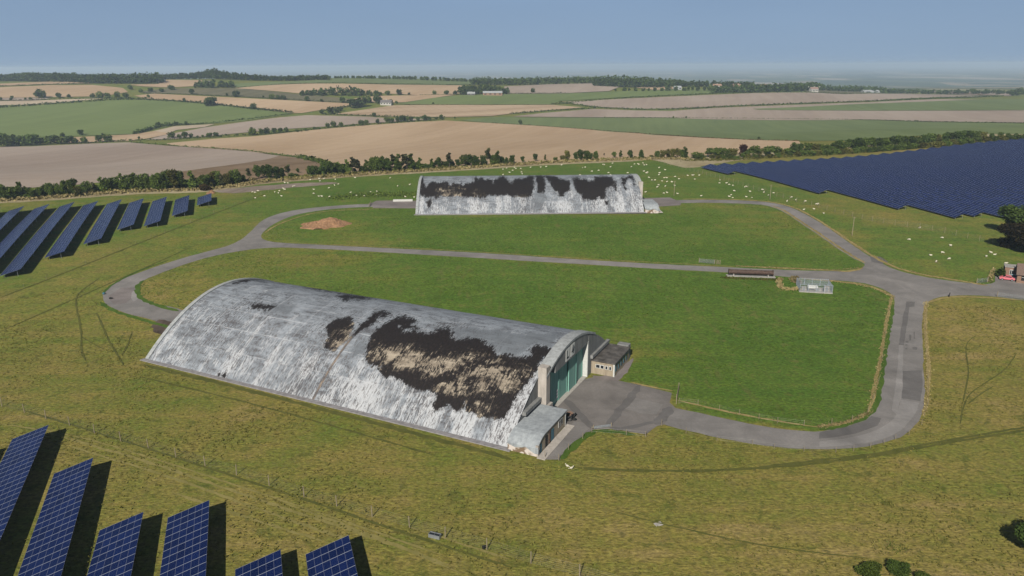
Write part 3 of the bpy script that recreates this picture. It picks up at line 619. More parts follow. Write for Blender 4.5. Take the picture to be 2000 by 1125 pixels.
# straw coloured verges, trodden and mown lines in the grass, one painted fence shadow line
def tone(name, c1, c2): return field_mat(name, c1, c2, 0, 1.2, .5, 3)
STRAW = tone('dry_verge_grass', (.24, .19, .07), (.38, .30, .13)); TROD_SHADOW = tone('trodden_and_shadow_grass', (.085, .095, .023), (.125, .125, .033)); LUSHLINE = tone('lush_grass_edge', (.055, .105, .016), (.085, .145, .022)); MOWN = tone('mown_dry_grass', (.21, .19, .06), (.29, .25, .09))
def line(name, px, w, m, off=.02, j=.45, lab=None, n=2): ribbon(name, line_px(px, n), w, off, m, j, 1.3, 'structure', lab)
for px, w in ((zr((470, 60), (440, 200), (410, 400), (385, 520), (360, 640), (338, 760), (325, 810)), .75), (zr((690, 100), (683, 200), (690, 320), (700, 420), (706, 520), (705, 640), (700, 740), (670, 830)), .7),
              (zr((325, 815), (250, 850), (150, 885), (0, 905)), .6), ([(1600, 835), (1500, 820), (1400, 800), (1322, 782)], .6), ([(1232, 747), (1270, 756), (1315, 764)], .6),
              ([(1690, 514), (1664, 500), (1640, 484), (1610, 463), (1580, 443), (1555, 427), (1532, 411), (1505, 401)], 1.0), ([(1684, 524), (1660, 531), (1620, 528), (1560, 525), (1440, 520)], 1.1), ([(1930, 558), (1860, 546), (1790, 535), (1740, 520), (1700, 498), (1660, 472), (1620, 444), (1585, 422), (1550, 404), (1500, 393), (1420, 389), (1330, 389)], 1.2),
              ([(1570, 545), (1640, 550), (1690, 556), (1725, 568), (1744, 580)], 1.0), ([(1812, 592), (1835, 583), (1870, 579), (1940, 582), (2030, 589)], .8), ([(540, 473), (700, 480), (900, 490), (1200, 509), (1440, 521)], .35), ([(730, 409), (650, 411), (600, 418), (540, 439), (516, 456)], .7)):
    line('verge', px, w, STRAW, .035, .5, 'strip of long straw coloured grass along the road')
for px, w in (([(196, 590), (215, 605), (260, 620), (310, 634), (330, 640)], 1.2), ([(280, 548), (266, 562), (272, 582), (300, 595), (350, 608)], 1.3), ([(1096, 898), (1120, 873), (1143, 852), (1165, 841)], 1.2), ([(1166, 842), (1200, 843), (1240, 850)], 1.2), ([(200, 575), (212, 560), (260, 533), (330, 508)], .8), (zr((480, 120), (450, 280), (425, 440), (395, 640), (378, 760), (330, 830), (250, 870), (100, 918)), .9), (zr((0, 925), (60, 920), (120, 910)), .8)):
    line('verge', px, w, LUSHLINE, .026, .45, 'lush green grass edge along the road')
q4 = lambda *p: zoom(0, 350, 2.857, p)
for px, w in ((q4((560, 550), (470, 610), (422, 655), (425, 720), (445, 800), (456, 870), (450, 960), (480, 1015)), .45), (q4((535, 745), (560, 790), (590, 870), (635, 950), (690, 1040)), .4), (q4((737, 850), (715, 920), (680, 985)), .35), (q4((455, 880), (500, 910), (580, 950)), .3),
              ([(1907, 655), (1888, 669), (1886, 690), (1893, 725), (1888, 753), (1880, 790)], .24), ([(1986, 690), (1965, 722), (1930, 745), (1895, 767), (1881, 794), (1875, 830)], .24), ([(1940, 755), (1915, 770), (1890, 790)], .3),
              ([(1120, 914), (1200, 919), (1350, 921), (1480, 916), (1600, 905), (1720, 890), (1850, 865), (2060, 832)], .7), ([(1480, 913), (1600, 900), (1720, 886), (1850, 860), (2060, 826)], .55), ([(1200, 1000), (1300, 1026), (1500, 1070), (1700, 1092)], .3),
              (q4((0, 662), (225, 577), (500, 468), (800, 348), (1080, 238), (1300, 153), (1480, 83)), .5), ([(0, 648), (200, 560), (380, 480)], .3), ([(40, 800), (300, 880), (560, 965), (860, 1065), (1000, 1110)], .45),  # first ribbon paints the wire fence's shadow line and uncut grass
              ([(280, 712), (500, 766), (700, 818), (900, 870), (1000, 898)], 1.2), ([(270, 735), (500, 790), (700, 846), (850, 890)], .5)):
    line('grass_line', px, w, TROD_SHADOW, .022, .5, 'thin dark line in the grass')
for px, w in (([(110, 850), (300, 905), (500, 975), (700, 1040), (880, 1105)], .6), ([(130, 870), (330, 930), (520, 1000), (700, 1062)], .5), ([(0, 828), (150, 850), (330, 905), (620, 1000), (860, 1083)], .35), ([(330, 960), (480, 1010), (640, 1060)], .5), ([(560, 985), (700, 1035), (800, 1075), (900, 1120)], .5), ([(800, 1030), (900, 1062), (1000, 1094)], .4),):
    line('grass_line', px, w, MOWN, .024, .6, 'pale mown strip of dry grass')

# ------------------------------------------------------------------ the farmland beyond
TAN = ((.40, .28, .17), (.52, .385, .255)); MAUVE = ((.305, .24, .195), (.40, .33, .275)); GREEN = ((.125, .165, .062), (.17, .215, .085)); PALE = ((.42, .34, .25), (.52, .43, .32))
FM = {'tan': field_mat('stubble', *TAN, .35, 10, .3, 110), 'tan2': field_mat('striped_stubble', (.34, .24, .15), (.50, .38, .26), 1.1, 22, .7, 90), 'mauve': field_mat('tilled_soil', *MAUVE, .25, 12, .3, 120), 'green': field_mat('green_crop', *GREEN, .15, 14, .45, 90),
      'green2': field_mat('grass_ley', (.13, .175, .055), (.175, .225, .075), .5, 14, .4, 90), 'fallow': field_mat('fallow', (.12, .115, .065), (.17, .155, .09), .3, 12, .5, 60), 'pale': field_mat('pale_stubble', *PALE, .2, 9, .4, 60), 'rough': field_mat('rough_dry_grass', (.17, .115, .065), (.27, .19, .12), .3, 4, .3, 14), 'straw': field_mat('bleached_grass', (.27, .22, .12), (.42, .36, .23), .3, 5, .3, 16)}
FIELDS = [
    ('mauve', [(-300, 291), (60, 286), (170, 281), (250, 278), (330, 285), (420, 291), (500, 297), (546, 304), (500, 315), (440, 324), (370, 333), (300, 344), (200, 356), (100, 366), (-300, 374)], 'greyish tilled field beyond the tree belt'),
    ('rough', [(370, 333), (440, 324), (500, 315), (546, 304), (585, 308), (625, 319), (640, 327), (600, 342), (500, 352), (400, 352), (340, 350), (330, 340)], 'wedge of rough reddish dry grass'),
    ('tan', [(325, 280), (420, 271), (500, 266), (600, 255), (700, 246), (800, 239), (870, 235.5), (960, 240.5), (1060, 246.5), (1150, 253), (1250, 260.5), (1350, 268), (1450, 273), (1560, 275.5), (1570, 292), (1400, 303), (1280, 312), (1180, 314), (1000, 322), (900, 329), (700, 342), (640, 329), (625, 318), (585, 307), (546, 302), (480, 295), (400, 289.5), (330, 284)], 'wide tan stubble field beyond the distant hangar'),
    ('green', [(900, 234.5), (960, 229), (1100, 229.5), (1300, 230.5), (1500, 232), (1700, 234.5), (1850, 239), (2240, 242.5), (2240, 262), (1900, 262), (1750, 268), (1650, 275), (1560, 275.5), (1450, 273), (1350, 268), (1250, 260.5), (1150, 253), (1060, 246.5), (960, 240.5)], 'long green crop field above the stubble'),
    ('green2', [(-300, 213.5), (0, 211), (70, 206), (130, 202), (200, 197), (240, 195), (290, 195.5), (330, 197), (400, 203), (450, 208), (520, 216), (570, 221), (560, 225), (520, 230), (470, 237), (420, 241), (370, 243), (340, 245), (300, 252), (262, 262), (200, 264), (100, 267), (-300, 272)], 'broad pale green field on the hillside'),
    ('tan', [(60, 274), (150, 268), (262, 262.5), (300, 256), (345, 250), (330, 262), (280, 272), (250, 275.5), (120, 280)], 'narrow strip of stubble under the hillside'),
    ('pale', [(300, 256), (340, 247), (370, 245), (420, 242.5), (400, 248), (345, 254), (330, 260)], 'small pale corner of stubble'),
    ('mauve', [(330, 262), (400, 249), (470, 239), (540, 230), (600, 225), (660, 226.5), (720, 228), (770, 232), (850, 232.5), (800, 236), (700, 242), (640, 247), (560, 252), (500, 257), (400, 266.5), (330, 272), (285, 273)], 'brown tilled field in the valley'),
    ('tan', [(262, 187), (300, 183), (400, 188), (500, 193), (600, 198), (680, 202), (700, 205), (660, 211), (620, 216), (590, 221), (572, 221), (520, 215), (450, 206.5), (400, 201.5), (330, 195.5), (290, 193.5)], 'sloping stubble field with lone trees along it'),
    ('fallow', [(280, 178), (330, 172.5), (460, 172.5), (520, 178), (600, 186), (660, 190.5), (690, 194), (680, 201), (600, 197), (500, 191), (400, 186), (330, 182.5), (280, 182)], 'dull green fallow field'),
    ('tan', [(-300, 172), (0, 170.5), (100, 166.5), (180, 166), (240, 172), (250, 180), (200, 188), (100, 190), (0, 191), (-300, 192)], 'tan field on the far slope'),
    ('pale', [(-300, 199), (60, 197), (130, 194), (205, 192.5), (130, 199), (60, 204.5), (-300, 210)], 'pale strip of stubble above the green field'),
    ('mauve', [(-300, 192), (60, 191), (100, 192), (70, 196), (-300, 198)], 'narrow brown field'),
    ('tan', [(-300, 166), (0, 163.5), (100, 159.5), (165, 160), (180, 163.5), (100, 164.5), (0, 168), (-300, 170)], 'thin tan field under the wood'),
    ('tan', [(250, 165.5), (310, 164), (316, 156), (395, 157), (392, 168), (330, 171), (280, 169)], 'tan field beside the wood'),
    ('green', [(445, 169), (470, 162.5), (560, 159.5), (620, 156.5), (700, 158), (670, 161.5), (620, 162), (540, 165), (470, 171)], 'thin green field on the ridge'),
    ('tan', [(460, 172.5), (520, 166.5), (600, 163.5), (660, 163.5), (760, 165.5), (905, 167), (910, 184), (830, 187), (760, 183), (660, 181), (590, 183), (520, 177)], 'tan field on the ridge'),
    ('green', [(640, 151), (680, 150.5), (780, 153), (860, 155.5), (925, 156.5), (925, 165), (860, 166), (780, 165), (690, 162.5), (650, 161)], 'far green field on the ridge'),
    ('tan', [(690, 193), (740, 187.5), (850, 186), (890, 185.5), (850, 191), (790, 200), (735, 201)], 'small stubble field by the farmhouse'),
    ('green2', [(770, 203.5), (800, 199), (850, 191), (900, 186), (990, 183.5), (1100, 183), (1250, 177), (1397, 175), (1397, 182.5), (1300, 186.5), (1200, 191), (1095, 197.5), (1076, 204.3), (990, 204.5), (850, 204.5)], 'bright green field beside the barns'),
    ('tan2', [(655, 223), (700, 216), (770, 206), (850, 205), (1000, 205.3), (1076, 205), (1140, 210), (1060, 216.5), (1000, 222), (960, 227), (880, 229), (760, 228)], 'stubble field with slanting harvest stripes'),
    ('mauve', [(1095, 199.5), (1200, 194), (1320, 188.5), (1400, 185), (1500, 181.5), (1580, 181), (1650, 184.5), (1760, 183), (1850, 185), (1930, 188.5), (1850, 191), (1700, 197.5), (1500, 204), (1400, 208), (1310, 212.5), (1250, 213), (1170, 209), (1120, 203)], 'mauve tilled field between two hedges'),
    ('mauve', [(1000, 228), (1060, 221), (1160, 213), (1240, 216), (1310, 217), (1400, 211), (1500, 207), (1700, 200), (1850, 194), (2240, 190), (2240, 242), (1850, 238.5), (1700, 234), (1300, 230), (1100, 229)], 'pale tilled field below the hedge'),
    ('mauve', [(985, 169), (1080, 164.5), (1160, 162.5), (1168, 168), (1210, 170), (1190, 178), (1100, 182.5), (985, 183)], 'mauve field in front of the far wood'),
    ('tan', [(1240, 171), (1325, 165), (1325, 173), (1280, 176)], 'small tan field by the far wood'),
    ('mauve', [(1790, 177.5), (1850, 177), (1985, 182.5), (1975, 187.5), (1900, 186), (1820, 181.5)], 'brown field beyond the farm'),
    ('fallow', [(1560, 176), (1600, 176), (1700, 178.5), (1780, 179), (1760, 182.5), (1650, 184), (1580, 180.5)], 'rough meadow round the farm buildings'),
]
for n_, (k_, px_, lab_) in enumerate(FIELDS): drape('field', world_poly(px_, 0), .12 + .012 * n_, 16.0 if px_[0][1] > 225 else 30.0, FM[k_], lab_)
drape('field', world_poly([(1440, 214.5), (1560, 210), (1660, 204.5), (1760, 201), (1900, 195.5), (2060, 192.5), (2060, 216), (1800, 217), (1600, 216.5)], 1), .75, 30, FM['green'], 'green strip within the pale tilled field')
drape('dry_grass', world_poly([(1262, 309), (1330, 303), (1400, 300), (1560, 293), (1700, 280), (1850, 264), (2060, 258), (2060, 272), (1860, 271), (1760, 281), (1640, 293), (1560, 302), (1450, 312), (1390, 321), (1345, 330), (1310, 321)], 1), .03, 4, FM['straw'], 'bleached grass strip between shrubs and solar field', edge=.8)
drape('dry_grass', world_poly([(-40, 392), (100, 386), (250, 374), (400, 370), (470, 362), (500, 355), (650, 345), (700, 341), (850, 333), (1000, 323), (1100, 317), (1262, 310), (1262, 314), (1100, 321), (1000, 327), (850, 337), (700, 345), (650, 349), (510, 359), (470, 366), (400, 376), (250, 380), (100, 392), (-40, 400)], 1), .03, 4, FM['straw'], 'long dry grass at the foot of the tree belt', edge=.8)

# ------------------------------------------------------------------ solar tables
ORD = 'first second third fourth fifth sixth seventh eighth ninth tenth eleventh twelfth thirteenth fourteenth fifteenth sixteenth seventeenth eighteenth nineteenth twentieth twenty-first twenty-second twenty-third twenty-fourth twenty-fifth twenty-sixth twenty-seventh twenty-eighth twenty-ninth thirtieth thirty-first thirty-second thirty-third thirty-fourth thirty-fifth thirty-sixth thirty-seventh thirty-eighth thirty-ninth fortieth'.split()
TW, TLO, THI = 5.78, .8, 2.4                                # plan width of a table, heights of its low and high edges
def solar_table(lowfar, axis, length, label, group, posts=True, post_end=False):
    """lowfar: ground point under the low corner at the start, axis: unit vector along the row"""
    ax = Vector((axis[0], axis[1])).normalized(); pe = Vector((-ax.y, ax.x))            # pe: towards the high edge
    if pe.x < 0: pe = -pe
    ang = math.atan2(ax.y, ax.x); root = tag(empty('solar_table', (*lowfar[:2], g1(*lowfar[:2])), ang), label, 'solar panels', group)
    sgn = 1 if (ax.x * pe.y - ax.y * pe.x) > 0 else -1
    z0 = g1(*lowfar[:2]); n = max(2, int(length / 6) + 1)
    def gh(l, w): 
        q = Vector(lowfar[:2]) + ax * l + pe * w; return q
    def gzc(l): q = gh(l, TW / 2); return g1(q.x, q.y) - z0
    ls = np.linspace(0, length, n); V = []; mu = []; mv = []; f = []
    for l in ls:
        b = gzc(l)
        for wv, zz in ((0, TLO), (TW, THI)):
            V.append((l, sgn * wv, b + zz)); mu.append(l / 1.65); mv.append(wv / TW * 6)
    m_ = len(V)
    for l in ls:
        b = gzc(l)
        for wv, zz in ((0, TLO), (TW, THI)): V.append((l, sgn * wv, b + zz - .06)); mu.append(0.0); mv.append(0.0)
    for i in range(n - 1):
        a = 2 * i; f.append((a, a + 2, a + 3, a + 1)); c = m_ + a; f.append((c, c + 1, c + 3, c + 2)); f.append((a, c, c + 2, a + 2)); f.append((a + 1, a + 3, c + 3, c + 1))
    e = 2 * (n - 1); f.append((0, 1, m_ + 1, m_)); f.append((e, m_ + e, m_ + e + 1, e + 1))
    me = mesh_np('panel_deck', V, f); fattr(me, 'mu', mu); fattr(me, 'mv', mv); link('panel_deck', me, MAT_SOLAR, root)
    for wv in (1.2, 4.6):
        mb = MB(); zz = TLO + (THI - TLO) * wv / TW - .14
        for i in range(n - 1): mb.bar((ls[i], sgn * wv, gzc(ls[i]) + zz), (ls[i + 1], sgn * wv, gzc(ls[i + 1]) + zz), .06, 4)
        mb.build('support_beam', M['galv'], root)
    if posts:
        k = min(int(length / 6) + 1, 14)
        proto = None
        for l in np.linspace(.6, length - .6, max(2, k)):
            for wv in (1.2, 4.6):
                zz = TLO + (THI - TLO) * wv / TW - .1; top = gzc(l) + zz
                MB().bar((l, sgn * wv, top - zz - .4), (l, sgn * wv, top), .055, 5).build('post', M['galv'], root)
    return root
def Uh(px, py, h): return U(px, py, h)
FG = [((95, 829.7), (-.378, .926), 48), ((182, 893.8), (-.378, .926), 50), ((280, 999.8), (-.345, .938), 40), ((409, 976.5), (-.345, .938), 34), ((548, 1073), (-.33, .944), 24), ((681, 1045), (-.33, .944), 26)]
def table_from_top(px, axis, length, label, group, **k):
    """px: where the far high corner shows; axis points away from the camera"""
    T = Uh(*px, THI); ax = Vector(axis).normalized(); pe = Vector((ax.y, -ax.x)); low = Vector(T[:2]) - pe * TW
    return solar_table((low.x, low.y), (-ax.x, -ax.y), length, label, group, **k)
fgl = ['blue solar table nearest the left edge, lower left of the photo', 'long blue solar table with bright grid, second from the left in the lower row', 'blue solar table set back from the fence, third from the left in the lower row', 'blue solar table reaching close to the fence, fourth from the left in the lower row',
       'blue solar table cut by the bottom edge, second from the right in the lower row', 'blue solar table under the steel trough, rightmost of the lower row']
for (px, ax, ln), lb in zip(FG, fgl): table_from_top(px, ax, ln, lb, 'solar tables in front of the wire fence')
table_from_top((-28, 868), (-.378, .926), 25, 'blue solar table mostly outside the frame, only its shadow edge showing at left', 'solar tables in front of the wire fence')
# the block of tables left of the lane: near low corner, near high corner, far high corner
MIDT = [((388, 403), (413, 391.5), (413, 377)), ((337, 424), (366, 411.5), (370, 381)), ((284, 446.5), (313, 431), (326, 384)), ((233, 451), (261, 438), (281, 387)), ((168, 476.4), (198, 465), (238, 389)), ((92.4, 503), (125, 490.6), (192, 392)), ((3.6, 539.5), (40.5, 525), (146, 394)), ((None), (27.5, 473), (97, 398)), (None, (0, 449), (48, 402)), (None, (-40, 436), (2, 405))]
for i, (nl_, nh, fh) in enumerate(MIDT):
    a = Uh(*nh, THI); b = Uh(*fh, THI); ln = (Vector(b[:2]) - Vector(a[:2])).length; d = (Vector(a[:2]) - Vector(b[:2])).normalized()
    if nl_ is None: ln += 22 if i > 7 else 30
    pe = Vector((-d.y, d.x)); low = Vector(b[:2]) - pe * TW
    solar_table((low.x, low.y), d, ln, ('shortest grey blue solar table, nearest the distant hangar' if i == 0 else f'grey blue solar table in the upper left block, {ORD[i]} counting from its shortest table'), 'solar tables in the block left of the lane')
# the big field on the right: rows 9.55 m apart, staggered near ends along the deer fence
RAX = Vector((-.298, .9546)).normalized(); RPE = Vector((RAX.y, -RAX.x))
def row_low(px): q = Uh(*px, TLO); v = Vector(q[:2]); return v.dot(RPE), v.dot(RAX)
z7 = lambda x, y: (1360 + x / 3.125, 240 + y / 3.125)
T0 = Uh(*z7(85, 250), THI); TP0 = Vector(T0[:2]).dot(RPE) - TW; TA0 = Vector(T0[:2]).dot(RAX)
NEAR_END = [row_low(z7(150, 313))[1]] + [row_low(z7(*p))[1] for p in ((690, 432), (1175, 528), (1530, 582), (1640, 573))]
NR = 27
for i in range(NR):
    p = TP0 + 9.35 * i; far = TA0 + .25 * i + (.6 * (i % 2)); near = NEAR_END[i] if i < len(NEAR_END) else 188 - 3 * (i - 5)
    low = RPE * p + RAX * far
    solar_table((low.x, low.y), -RAX, far - near, ('short blue solar row at the corner of the big solar field, nearest the pasture' if i == 0 else f'long deep blue solar row in the big solar field, {ORD[i]} row from its pasture corner'), 'solar rows of the big field', posts=i < 7)

# ------------------------------------------------------------------ vegetation
def cards(C, size, rng, flat=0.0, cl=None, up=.35):
    """small leaf sprays: one bent quad pair for each centre in C"""
    n = len(C); d = rng.normal(size=(n, 3)); d[:, 2] = np.abs(d[:, 2]) + up; d /= np.linalg.norm(d, axis=1)[:, None]
    t = rng.normal(size=(n, 3)); t -= (t * d).sum(1)[:, None] * d; t /= np.linalg.norm(t, axis=1)[:, None]; b = np.cross(d, t)
    s = (size * rng.uniform(.6, 1.35, n))[:, None]; e = rng.uniform(.55, 1.0, (n, 1))
    V = np.stack([C - t * s - b * s * e * .7, C + t * s * .25 - b * s * e, C + t * s + b * s * e * .6 - d * s * .3, C - t * s * .3 + b * s * e], 1).reshape(-1, 3)
    Fq = np.arange(4 * n).reshape(n, 4)
    c = np.repeat(rng.uniform(0, 1, n) if cl is None else cl, 4)
    return V, Fq, c
def crown_points(rng, n, lobes, fill=.35):
    """points through lobed volumes; returns centres and how light each lobe is"""
    P = []; cl = []
    wts = np.array([r[0] * r[1] * r[2] for _, r in lobes]) ** (2 / 3); wts /= wts.sum()
    for (c, r), wgt in zip(lobes, wts):
        k = max(4, int(n * wgt)); d = rng.normal(size=(k, 3)); d /= np.linalg.norm(d, axis=1)[:, None]
        q = rng.uniform(fill, 1.06, (k, 1)) ** .6; P.append(np.array(c) + d * q * np.array(r)); base = rng.uniform(.1, .75); cl.append(np.clip(base + rng.normal(0, .22, k), 0, 1))
    return np.concatenate(P), np.concatenate(cl)
def leaf_mesh(name, rng, n, lobes, size, fill=.35):
    C, cl = crown_points(rng, n, lobes, fill); C[:, 2] = np.maximum(C[:, 2], .01); V, Fq, c = cards(C, size, rng, cl=cl)
    me = mesh_np(name, V, Fq); fattr(me, 'clump', c); me.materials.append(LEAF['mid']); return me
def trunk_mesh(rng, h, r, limbs=3):
    mb = MB(); mb.bar((0, 0, -.03), (.01, .01, h * .5), r, 6, r * .75).bar((.01, .01, h * .5), (0, 0, h), r * .75, 6, r * .3)
    for _ in range(limbs):
        a = rng.uniform(0, 6.28); z = h * rng.uniform(.4, .75); mb.bar((0, 0, z), (math.cos(a) * .16, math.sin(a) * .16, z + rng.uniform(.12, .25)), r * .5, 5, r * .15)
    bm = mb.bm; me = bpy.data.meshes.new('trunk'); bm.to_mesh(me); bm.free(); me.materials.append(M['bark']); return me
def make_kind(kind, seed, n):
    """unit-height tree: crown and trunk meshes"""
    r = np.random.default_rng(seed); lobes = []
    if kind == 'broad':
        for _ in range(11): a = r.uniform(0, 6.28); q = r.uniform(.08, .30); z = r.uniform(.28, .80); rr = r.uniform(.13, .22); lobes.append(((math.cos(a) * q, math.sin(a) * q, z), (rr, rr, rr * r.uniform(.75, 1.0))))
        lobes.append(((0, 0, .55), (.27, .27, .36))); th = .6
    elif kind == 'round':
        for _ in range(9): a = r.uniform(0, 6.28); q = r.uniform(.15, .34); z = r.uniform(.32, .72); rr = r.uniform(.16, .24); lobes.append(((math.cos(a) * q, math.sin(a) * q, z), (rr, rr, rr)))
        lobes.append(((0, 0, .55), (.42, .42, .42))); th = .5
    elif kind == 'bush':
        for _ in range(12): a = r.uniform(0, 6.28); q = r.uniform(.15, .5); z = r.uniform(.2, .72); rr = r.uniform(.18, .3); lobes.append(((math.cos(a) * q, math.sin(a) * q, z), (rr, rr, rr * .9)))
        lobes.append(((0, 0, .35), (.5, .5, .42))); th = .4
    elif kind == 'tall':
        for j in range(9): z = .22 + j * .085; q = .07; rr = .17 * (1 - .55 * j / 9) * r.uniform(.8, 1.25); a = r.uniform(0, 6.28); lobes.append(((math.cos(a) * q, math.sin(a) * q, z), (rr, rr, rr * .85)))
        th = .85
    else:   # sparse: bare stem below a loose narrow top
        for j in range(7): z = .48 + j * .075; q = .06; rr = .11 * (1 - .45 * j / 7) * r.uniform(.7, 1.3); a = r.uniform(0, 6.28); lobes.append(((math.cos(a) * q, math.sin(a) * q, z), (rr, rr, rr * .7)))
        th = .93
    size = {'broad': .042, 'round': .05, 'bush': .06, 'tall': .036, 'sparse': .034}[kind] * (1400 / n) ** .42
    return leaf_mesh(kind + '_crown', r, n, lobes, size, .3), trunk_mesh(r, th, .022 if kind not in ('sparse', 'tall') else .014, 4 if kind in ('broad', 'round') else 1)
KIND = {k: [make_kind(k, 100 + 17 * j + hash_, n) for j in range(c)] for hash_, (k, c, n) in enumerate((('broad', 5, 1100), ('bush', 4, 900), ('tall', 3, 650), ('sparse', 3, 260), ('round', 4, 420)))}
def set_mat(o, m):
    o.material_slots[0].link = 'OBJECT'; o.material_slots[0].material = m
CNT = {}
def tree(p, h, wd, kind, leaf, label, group, name='tree', parts=True, dens=None):
    """p: ground point, h: height, wd: crown spread"""
    k = KIND[kind][random.randrange(len(KIND[kind]))]; base = {'broad': .92, 'round': 1.1, 'bush': 1.4, 'tall': .42, 'sparse': .28}[kind]
    sx = wd / base / 1.0; rz = random.uniform(0, 6.28)
    if parts:
        o = tag(empty(name, (p[0], p[1], p[2] - .05), rz), label, 'tree' if name == 'tree' else 'shrub', group); o.scale = (sx, sx * random.uniform(.85, 1.15), h)
        if name == 'tree': link('trunk', k[1], None, o)
        c = link('crown' if name == 'tree' else 'foliage', k[0], None, o); set_mat(c, LEAF[leaf])
    else:
        o = tag(link(name, k[0], None), label, 'tree' if name == 'tree' else 'shrub', group); o.location = (p[0], p[1], p[2] - h * .08); o.rotation_euler = (0, 0, rz); o.scale = (sx, sx, h); set_mat(o, LEAF[leaf])
    return o
def hedge(px, h, wd, leaf, label, dens=1.0, name='hedge', world=None, group=None, size=None):
    P = world or line_px(px, 1); P = resample(P, 2.0, False); n = len(P); r = np.random.default_rng(len(px) * 31 + int(px[0][0]) if px else 5)
    P = np.array(P); tot = int(n * 2.0 * dens * 5); i = r.uniform(0, n - 1.001, tot); j = i.astype(int); q = P[j] * (1 - (i - j))[:, None] + P[j + 1] * (i - j)[:, None]
    lump = .7 + .3 * np.sin(i * .9) * np.sin(i * .37 + 1) + r.uniform(-.12, .2, tot); q = q + r.normal(0, wd * .28, (tot, 2)); z = gz(q[:, 0], q[:, 1]) + r.uniform(.02, 1, tot) ** .8 * h * lump
    s = size or max(.35, h * .28); V, Fq, c = cards(np.column_stack([q, z]), s, r, cl=np.clip(r.normal(.4, .25, tot), 0, 1))
    me = mesh_np(name, V, Fq); fattr(me, 'clump', c)
    return tag(link(name, me, LEAF[leaf]), label, 'hedge', group)
def wood(px, depth, h, leaf, label, gap=7.0, ncard=34):
    P = []
    for q in chaikin(px, 1, False):
        g = U(*q)
        if g.y > 1720: d_ = ray(*q); g = Vector((d_[0] / d_[1] * 1690, 1690, 0))
        P.append(tuple(g[:2]))
    P = resample(P, gap, False); r = np.random.default_rng(int(px[0][0]) + 900); C = []; cl = []; hs = h if isinstance(h, (list, tuple)) else [h, h]
    n = len(P)
    for i, p in enumerate(P):
        d = Vector(p).normalized(); hh0 = np.interp(i / max(1, n - 1), np.linspace(0, 1, len(hs)), hs)
        for k in range(max(1, int(depth / gap))):
            q = Vector(p) + d * (k * gap + r.uniform(-3, 3)) + Vector((d.y, -d.x)) * r.uniform(-4, 4); hh = hh0 * r.uniform(.72, 1.12); rr = hh * r.uniform(.3, .42); z0 = g1(q.x, q.y)
            v = r.normal(size=(ncard, 3)); v /= np.linalg.norm(v, axis=1)[:, None]; v *= r.uniform(.55, 1.05, (ncard, 1)); cc = np.array((q.x, q.y, z0 + hh * .55)) + v * np.array((rr, rr, hh * .48)); C.append(cc); cl.append(np.clip(r.uniform(.1, .7) + r.normal(0, .15, ncard), 0, 1))
    C = np.concatenate(C); V, Fq, c = cards(C, 1.7, r, cl=np.concatenate(cl)); me = mesh_np('wood', V, Fq); fattr(me, 'clump', c)
    o = tag(link('wood', me, LEAF[leaf]), label, 'wood', None, 'stuff'); return o
def px_size(p, hpx): return hpx * m_per_px(p)

